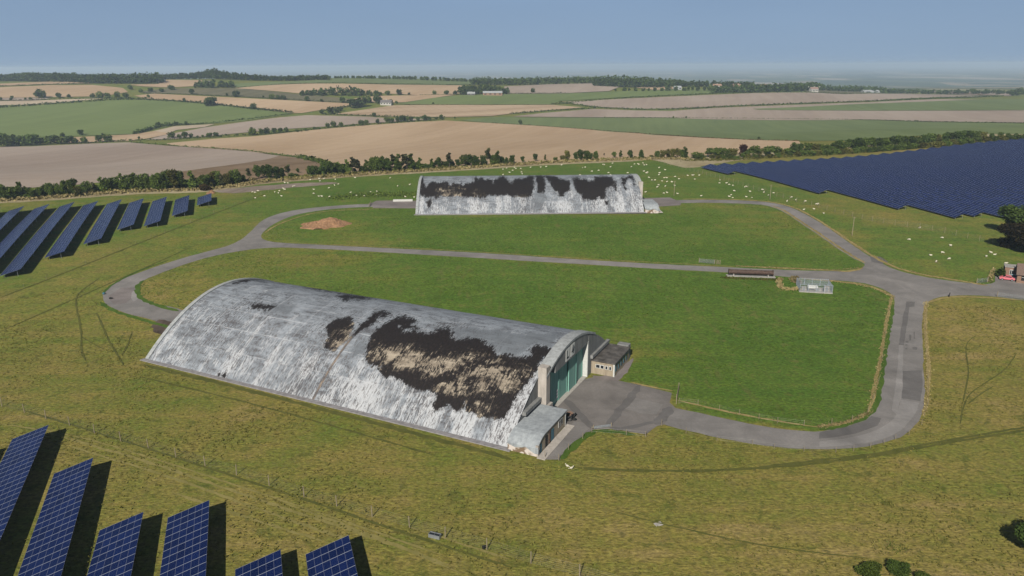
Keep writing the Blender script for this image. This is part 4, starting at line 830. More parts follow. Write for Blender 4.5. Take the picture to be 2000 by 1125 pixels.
# tree belt in front of the fields: (x, base, top) in the photograph
BELT = [(8, 391, 358, 'b'), (20, 390, 362, 'b'), (30, 388, 360, 'B'), (40, 388, 354, 't'), (52, 387, 362, 'b'), (65, 386, 364, 'B'), (78, 386, 364, 'b'), (88, 384, 360, 't'), (100, 384, 354, 'b'), (115, 383, 356, 'b'), (128, 383, 349, 'b'), (145, 382, 348, 'b'), (153, 384, 362, 'o'), (168, 380, 352, 'b'), (180, 379, 368, 'O'), (185, 376, 355, 'p'), (200, 375, 345, 't'), (212, 374, 346, 'b'), (225, 372, 342, 'b'), (240, 372, 338, 't'), (252, 371, 337, 'b'), (262, 371, 338, 't'), (275, 371, 338, 'b'), (288, 370, 336, 'b'),
        (304, 373, 336, 'b'), (313, 372, 335, 'b'), (331, 370, 331, 'b'), (341, 370, 330, 'o'), (354, 368, 333, 'b'), (376, 369, 333, 't'), (385, 368, 345, 'b'), (401, 368, 340, 'b'), (401, 372, 358, 'w'), (415, 365, 334, 'o'), (424, 364, 331, 'b'), (435, 364, 340, 'p'), (444, 364, 336, 'o'), (458, 361, 329, 'b'), (467, 360, 332, 'b'), (477, 358, 339, 'b'), (487, 353, 329, 's'), (491, 356, 345, 'W'), (505, 349, 320, 'd'), (516, 349, 321, 'd'), (528, 350, 319, 'd'), (541, 349, 323, 'd'), (552, 348, 327, 'd'), (563, 347, 322, 's'), (570, 347, 336, 'D'), (579, 345, 338, 'D'), (582, 338, 327, 'd'),
        (606, 342, 323, 'd'), (617, 342, 321, 'd'), (633, 342, 316, 'd'), (645, 342, 313, 'd'), (658, 340, 316, 'd'), (667, 340, 319, 'd'), (679, 339, 311, 't'), (690, 337.5, 307, 's'), (699, 337.5, 312, 's'), (707, 337, 322, 'd'), (716, 336, 311, 't'), (725, 336, 310, 'b'), (734, 336.6, 305, 'b'), (740, 337.5, 306, 'b'), (748, 336, 302, 'd'), (757, 336, 306, 'd'), (767, 333, 302, 's'), (778, 335, 300, 't'), (788, 334, 302, 's'), (795, 333, 301, 's'), (802, 332, 299.7, 't'), (807, 332, 312, 'd'), (813, 332, 314, 'd'), (820, 332, 307, 't'), (829, 331, 318, 'D'), (836, 331, 319, 'D'), (843, 331, 309.6, 't'), (856, 329.5, 306, 'd'), (869, 327.6, 313, 'b'), (878, 327.6, 299, 's'), (884, 326.7, 313, 'd'), (894, 325, 310.5, 'd'), (905, 325, 299, 'b'), (919, 325.8, 299.7, 'd'), (928, 325.8, 301.5, 'd'), (933, 325.8, 306, 't'), (944, 324, 301.5, 'd'), (953, 324, 290, 's'), (962, 323, 302, 'b'), (971, 323, 295, 't'), (980, 321, 305, 'd'), (989, 321, 306, 'd'), (1000, 318.6, 301.5, 'd'),
        (1021, 317.7, 305, 'd'), (1045, 315, 299.7, 'd'), (1065, 313, 301.5, 't'), (1085, 313, 306, 'B'), (1097, 314, 302, 'o'), (1108, 315, 292.5, 'o'), (1124, 314, 297, 'd'), (1133, 315, 291.6, 'd'), (1144, 315, 293.4, 'b'), (1153, 315, 297, 'd'), (1163, 313, 294, 'b'), (1180, 305, 299, 's'), (1199, 308, 295, 'b'), (1212, 307, 293.4, 't'), (1231, 311, 290.7, 'd'), (1252, 311, 290.7, 'd'), (1272, 308, 302, 'O'), (1284, 309.6, 293, 'b'), (1295, 309.6, 291.6, 'o'), (1304, 309.6, 289, 'o'), (1314, 309.6, 290, 'o'), (1323, 309.6, 288, 'o'), (1332, 309.6, 290, 'b'), (1338, 309.6, 287, 't')]
CODE = {'b': ('broad', 'mid', 'mid green leafy tree'), 'd': ('broad', 'dark', 'dense dark green tree'), 'B': ('bush', 'mid', 'low green bush'), 'D': ('bush', 'dark', 'low dark bush'), 't': ('tall', 'mid', 'narrow upright tree'), 's': ('sparse', 'pale', 'thin bare stemmed pine'), 'o': ('broad', 'olive', 'yellowish green tree'), 'O': ('bush', 'olive', 'yellowish green bush'), 'p': ('tall', 'pale', 'thin greyish tree'), 'w': ('bush', 'brown', 'rust brown bush'), 'W': ('bush', 'straw', 'dried out pale bush'), 'r': ('broad', 'red', 'copper red tree')}
def zone_of(x):
    return ('behind the tables at the frame edge' if x < 120 else 'behind the middle solar tables' if x < 290 else 'behind the short solar tables' if x < 495 else 'in the dark clump by the dirt track' if x < 595 else 'in the belt beyond the dirt track' if x < 720 else 'in the belt before the hangar corner' if x < 830 else 'above the left part of the distant hangar' if x < 1010 else 'above the middle of the distant hangar' if x < 1170 else 'above the right end of the distant hangar')
by = {}
def plant(x, b, t, c, zf, group, wfac=1.0, ordinal=True):
    p = U(x, b); h = px_size(p, b - t) * 1.02; kind, leaf, words = CODE[c]; zz = zf(x); k = (zz, words); by[k] = by.get(k, 0) + 1
    wd = {'broad': .62, 'bush': 1.35, 'tall': .36, 'sparse': .26}[kind] * h * random.uniform(1.05, 1.4) * wfac
    bush = kind == 'bush'
    o = tree(p, h, wd, kind, leaf, None, group, 'bush' if bush else 'tree'); LAB.setdefault(k, []).append((x, o)); return o
LAB = {}
for x, b, t, c in BELT: plant(x, b, t, c, zone_of, 'trees of the belt')
for x in list(range(4, 485, 13)) + list(range(606, 1000, 17)):
    xb = [q[0] for q in BELT]; yb = np.interp(x, xb, [q[1] for q in BELT]); plant(x, yb - 2.5, yb - random.uniform(13, 19) * (1 if x < 500 else .8), random.choice('BBOD' if x < 500 else 'DDB'), zone_of, 'trees of the belt', .85)
RH = [(1363, 309, 296, 'B'), (1386, 307, 288, 'b'), (1397, 309, 286, 'b'), (1408, 309, 288, 'b'), (1421, 309.8, 290, 'b'), (1432, 310, 288, 'o'), (1451, 306, 281.6, 'r'), (1456, 307, 294, 'B'), (1470, 307, 283, 'b'), (1481, 307, 288, 'o'), (1498, 307, 283, 'b'), (1515, 305.6, 283, 'b'), (1526, 305, 291, 'o'), (1539, 304, 288, 'B'), (1549, 302, 277, 'd'), (1562, 301, 278, 'd'), (1578, 301, 277, 'b'), (1590, 300, 279, 'o'), (1603, 299, 280, 'b'), (1616, 299, 281, 'b'), (1629, 298, 275, 'b'), (1637, 297.6, 272, 'd'), (1651, 297, 272, 'b'), (1664, 296, 269, 'd'), (1677, 294.4, 267, 'd'), (1690, 294, 266, 'b'), (1702, 293, 267, 'b'), (1715, 292, 267, 'd'), (1728, 291, 267, 'b'), (1741, 289.6, 264, 'd'), (1754, 289, 264, 'b'), (1766, 288, 264, 'b'), (1779, 287, 264, 'd'), (1792, 286, 264, 'b'), (1805, 285, 261, 'd'), (1818, 284, 259, 'b'), (1830, 283, 261, 'o'), (1843, 282, 259, 'd'), (1856, 280, 256, 'd'), (1872, 279, 254, 'd'), (1888, 277, 253, 'd'), (1904, 275, 254, 'b'), (1920, 274, 256, 'o'), (1936, 273, 259, 'd'), (1952, 272, 257, 'b'), (1968, 271, 259, 'b'), (1984, 270, 259, 'd'), (1998, 269, 261, 'b')]
WF = 1.25
def zone_r(x): return 'near the solar field corner' if x < 1450 else 'in the shrub belt before the copper tree ends' if x < 1545 else 'in the shrub belt above the solar field' if x < 1740 else 'in the shrub belt toward the right edge'
for x, b, t, c in RH:
    plant(x, b, t, c, zone_r, 'shrub belt along the solar field', 1.35)
    if x > 1540: plant(x + 6, b + 3.5, b - 9, random.choice('OBOB'), zone_r, 'shrub belt along the solar field', .95)
    elif x > 1360: plant(x + 5, b + 2, b - 7, random.choice('OBO'), zone_r, 'shrub belt along the solar field', .9)
for (zz, words), L_ in LAB.items():
    L_.sort(key=lambda q: q[0])
    for i, (x, o) in enumerate(L_): o['label'] = f'{words} {zz}' if len(L_) == 1 else f'{words} {zz}, {ORD[i]} from left'
# undergrowth along the foot of the belt
def tufts(name, px, n, spread, h, leaf, label, seed=3):
    P = np.array(resample(line_px(px, 1), 1.0, False)); r = np.random.default_rng(seed); i = r.integers(0, len(P), n); q = P[i] + r.normal(0, spread, (n, 2)); z = gz(q[:, 0], q[:, 1]) + r.uniform(0, h, n) * r.uniform(.3, 1, n)
    V, Fq, c = cards(np.column_stack([q, z]), h * .42, r, up=-.1); me = mesh_np(name, V, Fq); fattr(me, 'clump', c); return tag(link(name, me, LEAF[leaf]), label, None, None, 'stuff')
tufts('undergrowth', [(-20, 394), (100, 387), (250, 375), (400, 371), (470, 363), (500, 356), (650, 345), (850, 333), (1000, 323), (1100, 317), (1270, 311), (1340, 311)], 5200, 1.5, 1.3, 'straw', 'tangle of dry stalks under the tree belt')
tufts('undergrowth', [(-20, 391), (250, 372), (470, 359), (650, 342), (850, 331), (1000, 321), (1270, 309), (1340, 309)], 2600, 1.3, 1.5, 'olive', 'green brambles under the tree belt', 5)
tufts('undergrowth', [(1340, 314), (1440, 312), (1540, 306), (1640, 300), (1760, 291), (1860, 282), (2000, 272)], 2600, 2.2, 1.4, 'olive', 'olive brambles in front of the shrub belt', 6)
for j, px in enumerate((zr((470, 60), (440, 200), (410, 400), (385, 520), (360, 640), (338, 760), (325, 810)), zr((690, 100), (683, 200), (690, 320), (700, 420), (706, 520), (705, 640), (700, 740), (670, 830)), [(1690, 514), (1640, 484), (1580, 443), (1532, 411)], [(1930, 558), (1860, 546), (1790, 535), (1700, 498), (1620, 444), (1550, 404), (1500, 393)], [(1684, 524), (1620, 528), (1440, 520)], [(1570, 545), (1690, 556), (1744, 580)], zr((325, 815), (250, 850), (150, 885), (0, 905)))):
    tufts('verge_grass', px, 1000 if j < 2 else 600, .3, .32, 'straw', 'long dry grass tufts along the road', 20 + j)

# hedges and lone trees of the farmland
HEDGES = [([(-30, 213), (60, 206.5), (130, 202), (200, 197), (240, 194.5), (292, 195)], 4, 4, 'dark', 'dark hedge along the top of the broad pale green field'), ([(292, 195), (400, 202), (450, 208), (520, 216), (572, 220.5)], 3.5, 7, 'dark', 'overgrown hedge sloping down from the lone round tree'),
          ([(572, 222), (480, 234), (400, 242), (350, 244.5)], 2.6, 2.5, 'dark', 'clipped hedge along the lower right side of the green field'), ([(350, 244), (320, 247), (300, 251), (264, 262)], 4.5, 5, 'dark', 'thick dark hedge in the valley bend'), ([(250, 277.5), (330, 284.5), (480, 294.5), (546, 303), (585, 308)], 1.7, 2.2, 'mid', 'low green hedge between grey field and stubble'), ([(585, 308), (625, 318), (645, 326), (690, 334)], 3, 4, 'mid', 'bushy hedge running down to the tree belt'),
          ([(150, 281), (260, 274), (330, 273.5), (400, 269), (500, 263.5), (560, 259), (640, 250), (720, 244.5), (800, 238), (868, 233.5)], 2.2, 4, 'mid', 'uneven hedge under the row of roadside trees'), ([(1076, 204.8), (1200, 192.8), (1320, 187), (1400, 182.8)], 2.6, 3, 'dark', 'straight hedge above the mauve field'), ([(1092, 200), (1165, 211), (1245, 214.3), (1310, 214.5), (1500, 205), (1700, 198.5), (1850, 191.8), (1960, 188)], 2.8, 3, 'dark', 'long gappy hedge between the two mauve fields'), ([(996, 222.5), (1080, 216.3), (1165, 211.5)], 2.6, 3, 'dark', 'hedge above the start of the pale tilled field'),
          ([(-30, 170), (0, 168.8), (100, 164.8), (180, 163.8)], 2.5, 3, 'dark', 'thin hedge on the far left slope'), ([(630, 223.5), (720, 226.5), (800, 229.5), (868, 231)], 2.5, 4, 'dark', 'hedge below the striped stubble field'), ([(1180, 230), (1300, 230.3), (1500, 232), (1700, 234.3), (1850, 238.7), (2040, 242.2)], 1.2, 2, 'dark', 'thin low hedge between green crop and pale soil'), ([(465, 171.5), (540, 165.5), (600, 163), (700, 163), (905, 166)], 2, 3, 'dark', 'thin hedge between the ridge fields'),
          ([(1400, 182.5), (1500, 180.8), (1580, 180.3), (1650, 183.8), (1760, 182.6)], 2.2, 3, 'dark', 'hedge in front of the white farmhouse'), ([(1770, 178), (1850, 182), (1960, 188)], 2.4, 3, 'brown', 'brownish hedge right of the farm sheds'), ([(-30, 199), (60, 195.5), (150, 193), (250, 192)], 2.2, 4, 'dark', 'broken hedge with bushes under the far left slope'), ([(280, 182.3), (400, 185.8), (500, 190.6), (670, 200)], 1.8, 3, 'dark', 'hedge between fallow and sloping stubble'), ([(985, 183.5), (1110, 182)], 2.2, 3, 'dark', 'short hedge by the tree next to the barns'), ([(700, 206), (660, 211), (630, 217)], 3, 4, 'dark', 'hedge below the grove near the farmhouse'),
          ([(790, 204.6), (900, 204.9), (1070, 204.8)], 1, 2, 'olive', 'low grassy bank between green field and stripes'), ([(905, 184.5), (870, 185), (820, 186)], 1.8, 3, 'dark', 'short hedge left of the barn grove'), ([(960, 240.5), (1060, 246.5), (1150, 253), (1250, 260.5), (1350, 268), (1450, 273), (1560, 275.5)], .8, 2, 'brown', 'dry brown bank between stubble and green crop')]
for px, h, wd, leaf, lab in HEDGES: hedge(px, h, wd, leaf, lab, .55, size=max(.6, h * .33))
FAR = [(80, 192, 172, 'round broad oak on the far left hedge'), (115, 191, 180, 'small tree right of the big far oak'), (135, 190.5, 183, ''), (24, 193, 186, ''), (182, 191, 181, ''), (195, 192, 177, ''), (210, 190.5, 180, ''), (230, 191, 178, ''), (245, 190.5, 180, ''), (255, 175, 165, ''), (275, 181, 172, ''), (295, 180, 170, ''), (315, 180, 171, ''), (335, 176, 165, ''), (290, 191, 184, ''), (2, 196, 189, ''), (22, 196, 190, ''), (50, 195, 190, ''), (60, 195, 189, ''),
       (375, 184, 172, ''), (360, 197.5, 190.5, ''), (411, 207.5, 187, 'tall dark lone oak between pale green field and stubble'), (443, 187.5, 181, ''), (462, 189, 175.5, ''), (496, 213.5, 201, 'small lone tree on the sloping hedge'), (514, 190.5, 186, ''), (532, 194, 183, ''), (543, 194.3, 185, ''), (553, 195, 185, ''), (600, 197.5, 186, ''), (628, 199, 192.5, ''), (629, 222, 212, ''), (645, 222, 207, ''), (658, 220.5, 210, ''), (666, 217, 207, ''), (669, 200.5, 188, ''), (691, 211, 191, ''), (708, 208.5, 187.5, ''), (718, 201, 186, ''), (737, 202, 182, ''), (763, 202, 193, ''), (774, 202.5, 196, ''), (757, 185.5, 176, ''), (779, 185, 173, ''), (799, 185, 180, ''), (848, 184.5, 176.5, ''), (872, 184.5, 175.5, ''), (889, 184.5, 176, ''), (730.5, 227.5, 219, ''), (846, 203.5, 199.5, ''), (1041, 180.5, 171.5, 'round tree beside the short hedge'), (1016, 242, 233, 'round dark bush alone on the green crop'), (1482, 271.5, 266.5, 'tiny dark bush on the green crop'), (1315, 231, 226.5, 'dark low thicket on the field line'), (1340, 231, 226.5, 'wide dark thicket on the field line'),
       (1990, 187, 171, ''), (1975, 187, 175, ''), (1900, 183, 172, ''), (1925, 184, 173, ''), (1950, 185, 175, ''), (1870, 182, 173, ''), (1845, 181, 174, ''),
       (158, 264, 251, 'lone round tree on the pale green field edge'), (123, 267, 258, ''), (200, 264, 259, ''), (5, 286, 257, ''), (18, 286, 262, ''), (30, 285, 262, ''), (45, 284, 264, ''), (55, 284, 262, ''), (66, 284, 258, ''), (75, 283, 268, ''), (84, 282, 266, ''), (95, 282, 265, ''), (107, 281, 261, ''), (120, 281, 266, ''), (135, 280.5, 263, ''), (147, 280, 268, ''), (165, 279.5, 266, ''), (195, 277.5, 261, ''), (210, 276.5, 261, ''), (272, 271, 266, ''),
       (310, 248, 237, ''), (325, 246, 237, ''), (345, 244.5, 237, ''), (364, 244, 236, ''), (336, 270, 256, ''), (350, 270, 261, ''), (362, 270, 255, ''), (374, 268.5, 259.5, ''), (386, 269.3, 264, ''), (396, 268.4, 263, ''), (409, 268.3, 258, ''), (422, 267.4, 257, ''), (432, 267.3, 263.5, ''), (441, 264.8, 261, ''), (463, 265.3, 261, ''), (493, 264, 248, ''), (510, 262.3, 249.5, ''), (522, 261.4, 248.5, ''), (536, 260.3, 248, ''), (548, 259.6, 248, ''), (559.5, 258, 247.5, ''), (580, 258, 252, ''), (588, 257.3, 252, ''), (597, 256.3, 249, ''), (614, 253, 246.5, ''), (622, 253, 247.5, ''), (639.5, 249.5, 239.5, ''), (651, 248, 235.5, ''), (666, 247.8, 237, ''), (690, 247, 241, ''), (706, 245.4, 233, ''), (716, 243.5, 232.5, ''), (738, 240.5, 231, ''), (757, 239.5, 227.5, ''), (766, 239, 229, ''), (776, 237.5, 227, ''), (786, 237.5, 223.5, ''), (795, 237, 226, ''), (803, 236.8, 226, ''), (816, 236, 228, ''), (830, 235, 223.5, ''), (838.5, 234.4, 226.5, ''), (852, 233.4, 228, ''), (862, 232.6, 223, ''), (888, 231.3, 227.5, '')]
def far_zone(x, b):
    if b > 275: return 'in the dark roadside clump beyond the grey field'
    if x < 260 and b > 185: return 'in the hedge above the broad pale green field'
    if x > 1800: return 'along the ridge right of the farm sheds'
    if x < 340 and b < 183: return 'on the slope beside the long wood'
    if b > 252: return 'in the roadside row left of the long stubble field'
    if b > 240: return 'in the roadside row above the dark tree clump' if x > 600 else 'on the thick hedge in the valley bend'
    if b > 226: return 'at the far end of the roadside row'
    if b > 205: return 'in the lower grove left of the farmhouse'
    if 660 < x < 780 and b > 199: return 'in the grove around the farmhouse'
    if x > 700: return 'in the line between stubble and barns'
    return 'spread along the fallow field hedge'
fl = {}
for x, b, t, lab in FAR:
    p = U(x, b); h = px_size(p, b - t) * 1.05; o = tree(p, h, h * random.uniform(.95, 1.25), 'round', random.choice(('dark', 'dark', 'mid')), lab or None, 'trees scattered over the farmland', 'tree', False)
    if not lab: fl.setdefault(far_zone(x, b), []).append((x, o))
for zz, L_ in fl.items():
    L_.sort(key=lambda q: q[0])
    for i, (x, o) in enumerate(L_): o['label'] = f'distant dark tree {zz}, {ORD[i]} from left' if len(L_) > 1 else f'distant dark tree {zz}'
WOODS = [([(-40, 157), (0, 157), (60, 159), (120, 160), (180, 163), (250, 163.5), (312, 163.5)], 60, [13, 17, 16, 15, 17], 'long dark wood along the left skyline'), ([(305, 155), (400, 154), (440, 155), (480, 157), (560, 158), (640, 156)], 40, [10, 12, 20, 13, 8, 9], 'dark wood continuing the skyline with one tall clump'), ([(384, 171), (420, 172), (456, 171)], 25, [9, 14, 8], 'small dark copse in front of the skyline wood'),
         ([(588, 187), (640, 187), (700, 187), (742, 187)], 25, [5, 12, 13, 5], 'low dome shaped copse on the ridge field'), ([(902, 185), (930, 185), (970, 184), (988, 184)], 40, [12, 16, 13, 8], 'dark grove behind the long barn'), ([(925, 166), (1000, 166), (1080, 165), (1165, 163)], 40, [14, 13, 15, 13], 'straight dark wood in the middle of the skyline'), ([(1160, 168), (1200, 170), (1260, 172), (1320, 170), (1340, 168)], 50, [17, 20, 17, 13, 8], 'large dark wood with a tall rounded top'),
         ([(1205, 178), (1250, 178), (1320, 177.5), (1400, 177)], 12, [5, 7, 8, 9], 'thin line of trees below the large wood'), ([(1330, 169), (1400, 170), (1470, 172)], 30, [10, 11, 12], 'scattered trees and gardens behind the village'), ([(1394, 182), (1440, 181.5), (1500, 180), (1560, 178), (1620, 175)], 40, [11, 14, 15, 15, 12], 'dark wood left of the white farmhouse'), ([(1620, 172), (1660, 172), (1700, 172), (1745, 174)], 40, [10, 13, 14, 10], 'trees behind the white farm sheds'),
         ([(1745, 176), (1790, 176.5), (1850, 179), (1920, 182), (2050, 186)], 20, [11, 10, 8, 8, 9], 'low dark wood on the right of the farm'), ([(640, 151), (720, 151), (800, 154), (880, 155.5), (930, 156)], 15, [5, 6, 8, 9, 5], 'thin line of trees on the far ridge'), ([(-40, 152), (60, 153), (160, 152), (300, 152), (380, 150)], 25, [8, 10, 8, 9, 8], 'second wood behind the left skyline')]
for px, dep, h, lab in WOODS: wood(px, dep, h, 'dark', lab, 7.0, 30)

# ------------------------------------------------------------------ sheep
def sheep_mesh(pose, seed):
    """one skinned body: trunk, neck, head and four legs"""
    z = .62 if pose != 'lying' else .3
    V = [(-.46, 0, z - .02, .20), (-.22, 0, z, .27), (.12, 0, z, .28), (.40, 0, z, .24)]; E_ = [(0, 1), (1, 2), (2, 3)]
    def chain(root, pts):
        for p in pts: V.append(p); E_.append((root, len(V) - 1)); root = len(V) - 1
    if pose == 'grazing': chain(3, [(.60, 0, z - .10, .13), (.74, 0, .30, .105), (.84, 0, .10, .07)])
    else: chain(3, [(.56, 0, z + .17, .13), (.70, 0, z + .30, .115), (.88, 0, z + .22, .07)])
    hd = len(V) - 2
    for s in (-1, 1): chain(hd, [(V[hd][0] - .04, s * .15, V[hd][2] + .06, .035)])
    chain(0, [(-.60, 0, z - .12, .05)])
    for x, root in ((-.36, 1), (.32, 3)):
        for s in (-1, 1):
            if pose == 'lying': chain(root, [(x + .02, s * .17, .16, .08), (x + .22, s * .2, .06, .04)])
            else: chain(root, [(x, s * .13, .36, .085), (x + (-.04 if x < 0 else .02), s * .13, .20, .045), (x, s * .13, .0, .04)])
    me = bpy.data.meshes.new('sheep'); me.from_pydata([v[:3] for v in V], E_, []); o = bpy.data.objects.new('sheep', me); COL.objects.link(o)
    m = o.modifiers.new('skin', 'SKIN'); m.use_smooth_shade = True; sv_ = me.skin_vertices[0].data
    for q, v in zip(sv_, V): q.radius = (v[3], v[3])
    sv_[1].use_root = True
    o.modifiers.new('sub', 'SUBSURF').levels = 1
    dg = bpy.context.evaluated_depsgraph_get(); out = bpy.data.meshes.new_from_object(o.evaluated_get(dg)); bpy.data.objects.remove(o)
    out.materials.clear(); out.materials.append(M['fleece']); out.materials.append(M['face'])
    fx = V[hd][0] - .05
    for p in out.polygons:
        p.use_smooth = True; c = p.center
        if c.x > fx or (c.z < .26 and pose != 'lying' and c.x < .45): p.material_index = 1
    return out
M['fleece'] = simple('cream_fleece', (.64, .60, .48), .95, .12, .15, .1); M['face'] = simple('pale_grey_face', (.40, .36, .30), .9, .1, .1)
SHEEP = {k: sheep_mesh(k, 1) for k in ('grazing', 'standing', 'lying')}
SPX = ([(480 + x / 5.556, 300 + y / 5.556) for x, y in [(75, 415), (100, 420), (133, 403), (105, 480), (205, 458), (315, 412), (365, 398), (355, 425), (390, 455), (410, 378), (425, 388), (425, 315), (457, 318), (515, 355), (530, 350), (700, 278), (798, 270), (848, 268), (808, 297), (740, 383), (738, 432), (795, 462), (827, 463), (910, 465), (905, 370), (965, 342), (1007, 328), (973, 278), (1188, 255), (1142, 420), (1205, 455), (1285, 458), (1355, 415), (1423, 408), (1420, 447), (1567, 262), (1648, 350), (1780, 335), (1733, 467), (1827, 467)]] +
       [(960 + x / 5.556, 300 + y / 5.556) for x, y in [(125, 168), (165, 155), (250, 145), (265, 160), (230, 180), (197, 198), (318, 160), (325, 198), (332, 214), (125, 226), (423, 148), (533, 145), (592, 135), (760, 122), (988, 147), (1017, 145), (1090, 190), (1163, 180), (1270, 205), (1290, 228), (960, 230), (1290, 142), (1208, 115), (1225, 118), (1312, 102), (1478, 207), (1518, 140), (1552, 110), (1590, 105), (1600, 115), (1645, 97), (1658, 122), (1682, 118), (1818, 150), (1885, 170), (1655, 188), (1680, 208), (1692, 200), (1822, 208), (1815, 228), (1707, 257), (1587, 290), (1740, 285), (1775, 285), (1873, 257), (1902, 257), (1852, 292), (1903, 303), (1955, 302), (1885, 353), (1812, 338), (1798, 362), (1670, 412), (1870, 428), (1905, 422)]] +
       [(1240 + x / 5.556, 300 + y / 5.556) for x, y in [(437, 247), (477, 272), (575, 232), (622, 232), (640, 228), (697, 233), (650, 272), (398, 302), (433, 340), (463, 433), (917, 317), (923, 285), (993, 318), (1022, 333), (1063, 343), (1192, 360), (1207, 355), (1076, 402), (1250, 410), (1383, 390), (1400, 418), (1447, 447), (1505, 425), (718, 458), (1025, 460), (1045, 447), (1062, 473), (1210, 463), (1270, 472), (1650, 517), (1700, 470), (1745, 497), (1850, 515), (1972, 547), (1990, 543), (1832, 607), (1943, 600)]] + [(1608.7, 416.5)] +
       [(1700 + x / 5.357, 380 + y / 5.357) for x, y in [(515, 345), (405, 470), (750, 451), (838, 534), (752, 607), (632, 630), (823, 672), (688, 700), (1260, 607), (1298, 623), (1212, 646), (1417, 712)]])
def sheep_zone(x, y):
    if x > 1750: return 'in the pasture left of the brick building' if x > 1860 else 'in the pasture between junction and deer fence'
    if x > 1560: return 'on the grass strip beside the curving road'
    if x > 1400: return 'below the deer fence near the road bend' if y > 362 else 'along the upper deer fence'
    if x > 1330: return 'between the deer fence and the far road' if y > 372 else 'below the corner of the solar field'
    if x > 1262: return 'right of the distant hangar, above its apron' if y > 352 else 'right of the distant hangar, high on the pasture' if y > 337 else 'at the top fence corner of the pasture'
    if x > 1140: return 'above the right end of the hangar roof' if y > 326 else 'near the trees above the right hangar end'
    if x > 800: return 'just above the hangar roof ridge' if x > 990 else 'just above the left part of the hangar ridge'
    if x > 670: return 'left of the distant hangar by the nettles' if y > 370 else 'on the slope left of the distant hangar'
    if x > 590: return 'on the green slope right of the dirt track' if y < 368 else 'below the end of the dirt track'
    return 'along the lower side of the dirt track' if y > 361 else 'on the dirt track'
zs = {}
for x, y in SPX:
    p = U(x, y + 1.6); pose = random.choice(('grazing', 'grazing', 'grazing', 'standing', 'standing', 'lying'))
    o = link('sheep', SHEEP[pose], None); o.location = (p.x, p.y, p.z - .02); o.rotation_euler = (0, 0, random.choice((0, math.pi)) + random.uniform(-.9, .9)); k = random.uniform(.74, .88); o.scale = (k, k, k)
    tag(o, '', 'sheep', 'sheep grazing round the distant hangar'); zs.setdefault(sheep_zone(x, y), []).append((x, o))
for zz, L_ in zs.items():
    L_.sort(key=lambda q: q[0])
    for i, (x, o) in enumerate(L_): o['label'] = f'white sheep {zz}, {ORD[i]} from left' if len(L_) > 1 else f'white sheep alone {zz}'

# ------------------------------------------------------------------ fences, gates, poles
def fence(pts, h, label, name='wire_fence', wires=(.25, .6, 1.0, 1.4, 1.8), r=.05, wr=.008, mat='post', cat='fence'):
    """posts at the given ground points with wires between them"""
    root = tag(empty(name, pts[0]), label, cat); o = Vector(pts[0]); mb = MB()
    for i, p in enumerate(pts):
        q = Vector(p) - o; lean = Vector((random.uniform(-.04, .04), random.uniform(-.04, .04), 0)); MB().bar(q - Vector((0, 0, .1)), q + Vector((0, 0, h)) + lean * h, r, 7, r * .9).build('post', M[mat], root)
        if i:
            a = Vector(pts[i - 1]) - o
            for z in wires:
                if z < h: mb.bar(a + Vector((0, 0, z)), q + Vector((0, 0, z)), wr, 3)
    mb.build('wire', M['wire'], root); return root
def along(px, gap, n=1):
    P = line_px(px, n); out = []; d = 0; out.append(P[0])
    for a, b in zip(P, P[1:]):
        a = Vector(a); b = Vector(b); s = (b - a).length
        while d + s >= gap: t = gap - d; a = a + (b - a).normalized() * t; s -= t; d = 0; out.append(tuple(a))
        d += s
    return [(x, y, g1(x, y)) for x, y in out]
FP = [(-48, 782), (4, 794), (48, 806), (90, 818), (136, 831), (184.5, 846.5), (236, 861.6), (290, 876), (344, 894), (401, 910.6), (462, 927.7), (526, 948.7), (594, 970.8), (658, 989), (727, 1010), (800, 1030.5), (869.5, 1051), (951, 1074), (1037, 1101), (1132, 1126), (1235, 1155)]
fence([tuple(U(*p)) for p in FP], 1.9, 'wire stock fence with round wooden posts across the lower left pasture', wires=tuple(np.arange(.2, 1.85, .3)), wr=.006, r=.075)
fence(along([(1272, 312), (1300, 322), (1340, 332), (1400, 348), (1460, 367), (1520, 385), (1590, 404), (1650, 420), (1700, 432), (1767, 443), (1838, 453), (1882, 464), (1944, 478), (2060, 504)], 4.2), 2.1, 'tall deer fence with grey posts between sheep pasture and big solar field', 'deer_fence', tuple(np.arange(.15, 2.05, .3)), .055, .009)
fence(along([(0, 580), (79, 550.5), (175, 513), (280, 471), (378, 432), (455, 402.5), (518, 378), (600, 345)], 7.5), 1.3, 'thin wire fence climbing from the left edge past the solar tables', wires=(.3, .7, 1.1), r=.04)
fence([tuple(U(*p)) for p in ((1064.6, 894), (1091.5, 899.5), (1110, 878.5), (1138, 857.5), (1156, 845), (1223, 850.5), (1261, 854), (1292, 831))], 1.25, 'short post and wire fence round the front of the apron', wires=(.3, .7, 1.1), r=.055, wr=.005)
fence([tuple(U(*p)) for p in ((1326, 788), (1363, 791), (1405, 801.5), (1444, 810), (1482, 819), (1518.5, 826), (1570, 832), (1624, 828), (1664, 822), (1695, 806), (1706, 780), (1716, 745), (1723, 700), (1729, 655), (1737, 605))], 1.2, 'post and wire fence along the inner bend of the road', wires=(.3, .7, 1.05), r=.045, wr=.005)
fence([tuple(U(*p)) for p in ((1340, 846), (1400, 862), (1469.5, 869), (1511.5, 877), (1570, 882), (1632, 884), (1667, 881), (1700, 875), (1726, 868), (1748, 859), (1775, 850), (1800, 830), (1812, 790), (1812, 740), (1808, 690), (1806, 640), (1812, 600))], 1.1, 'low post and wire fence along the outer bend of the road', wires=(.3, .7, 1.0), r=.04, wr=.005)
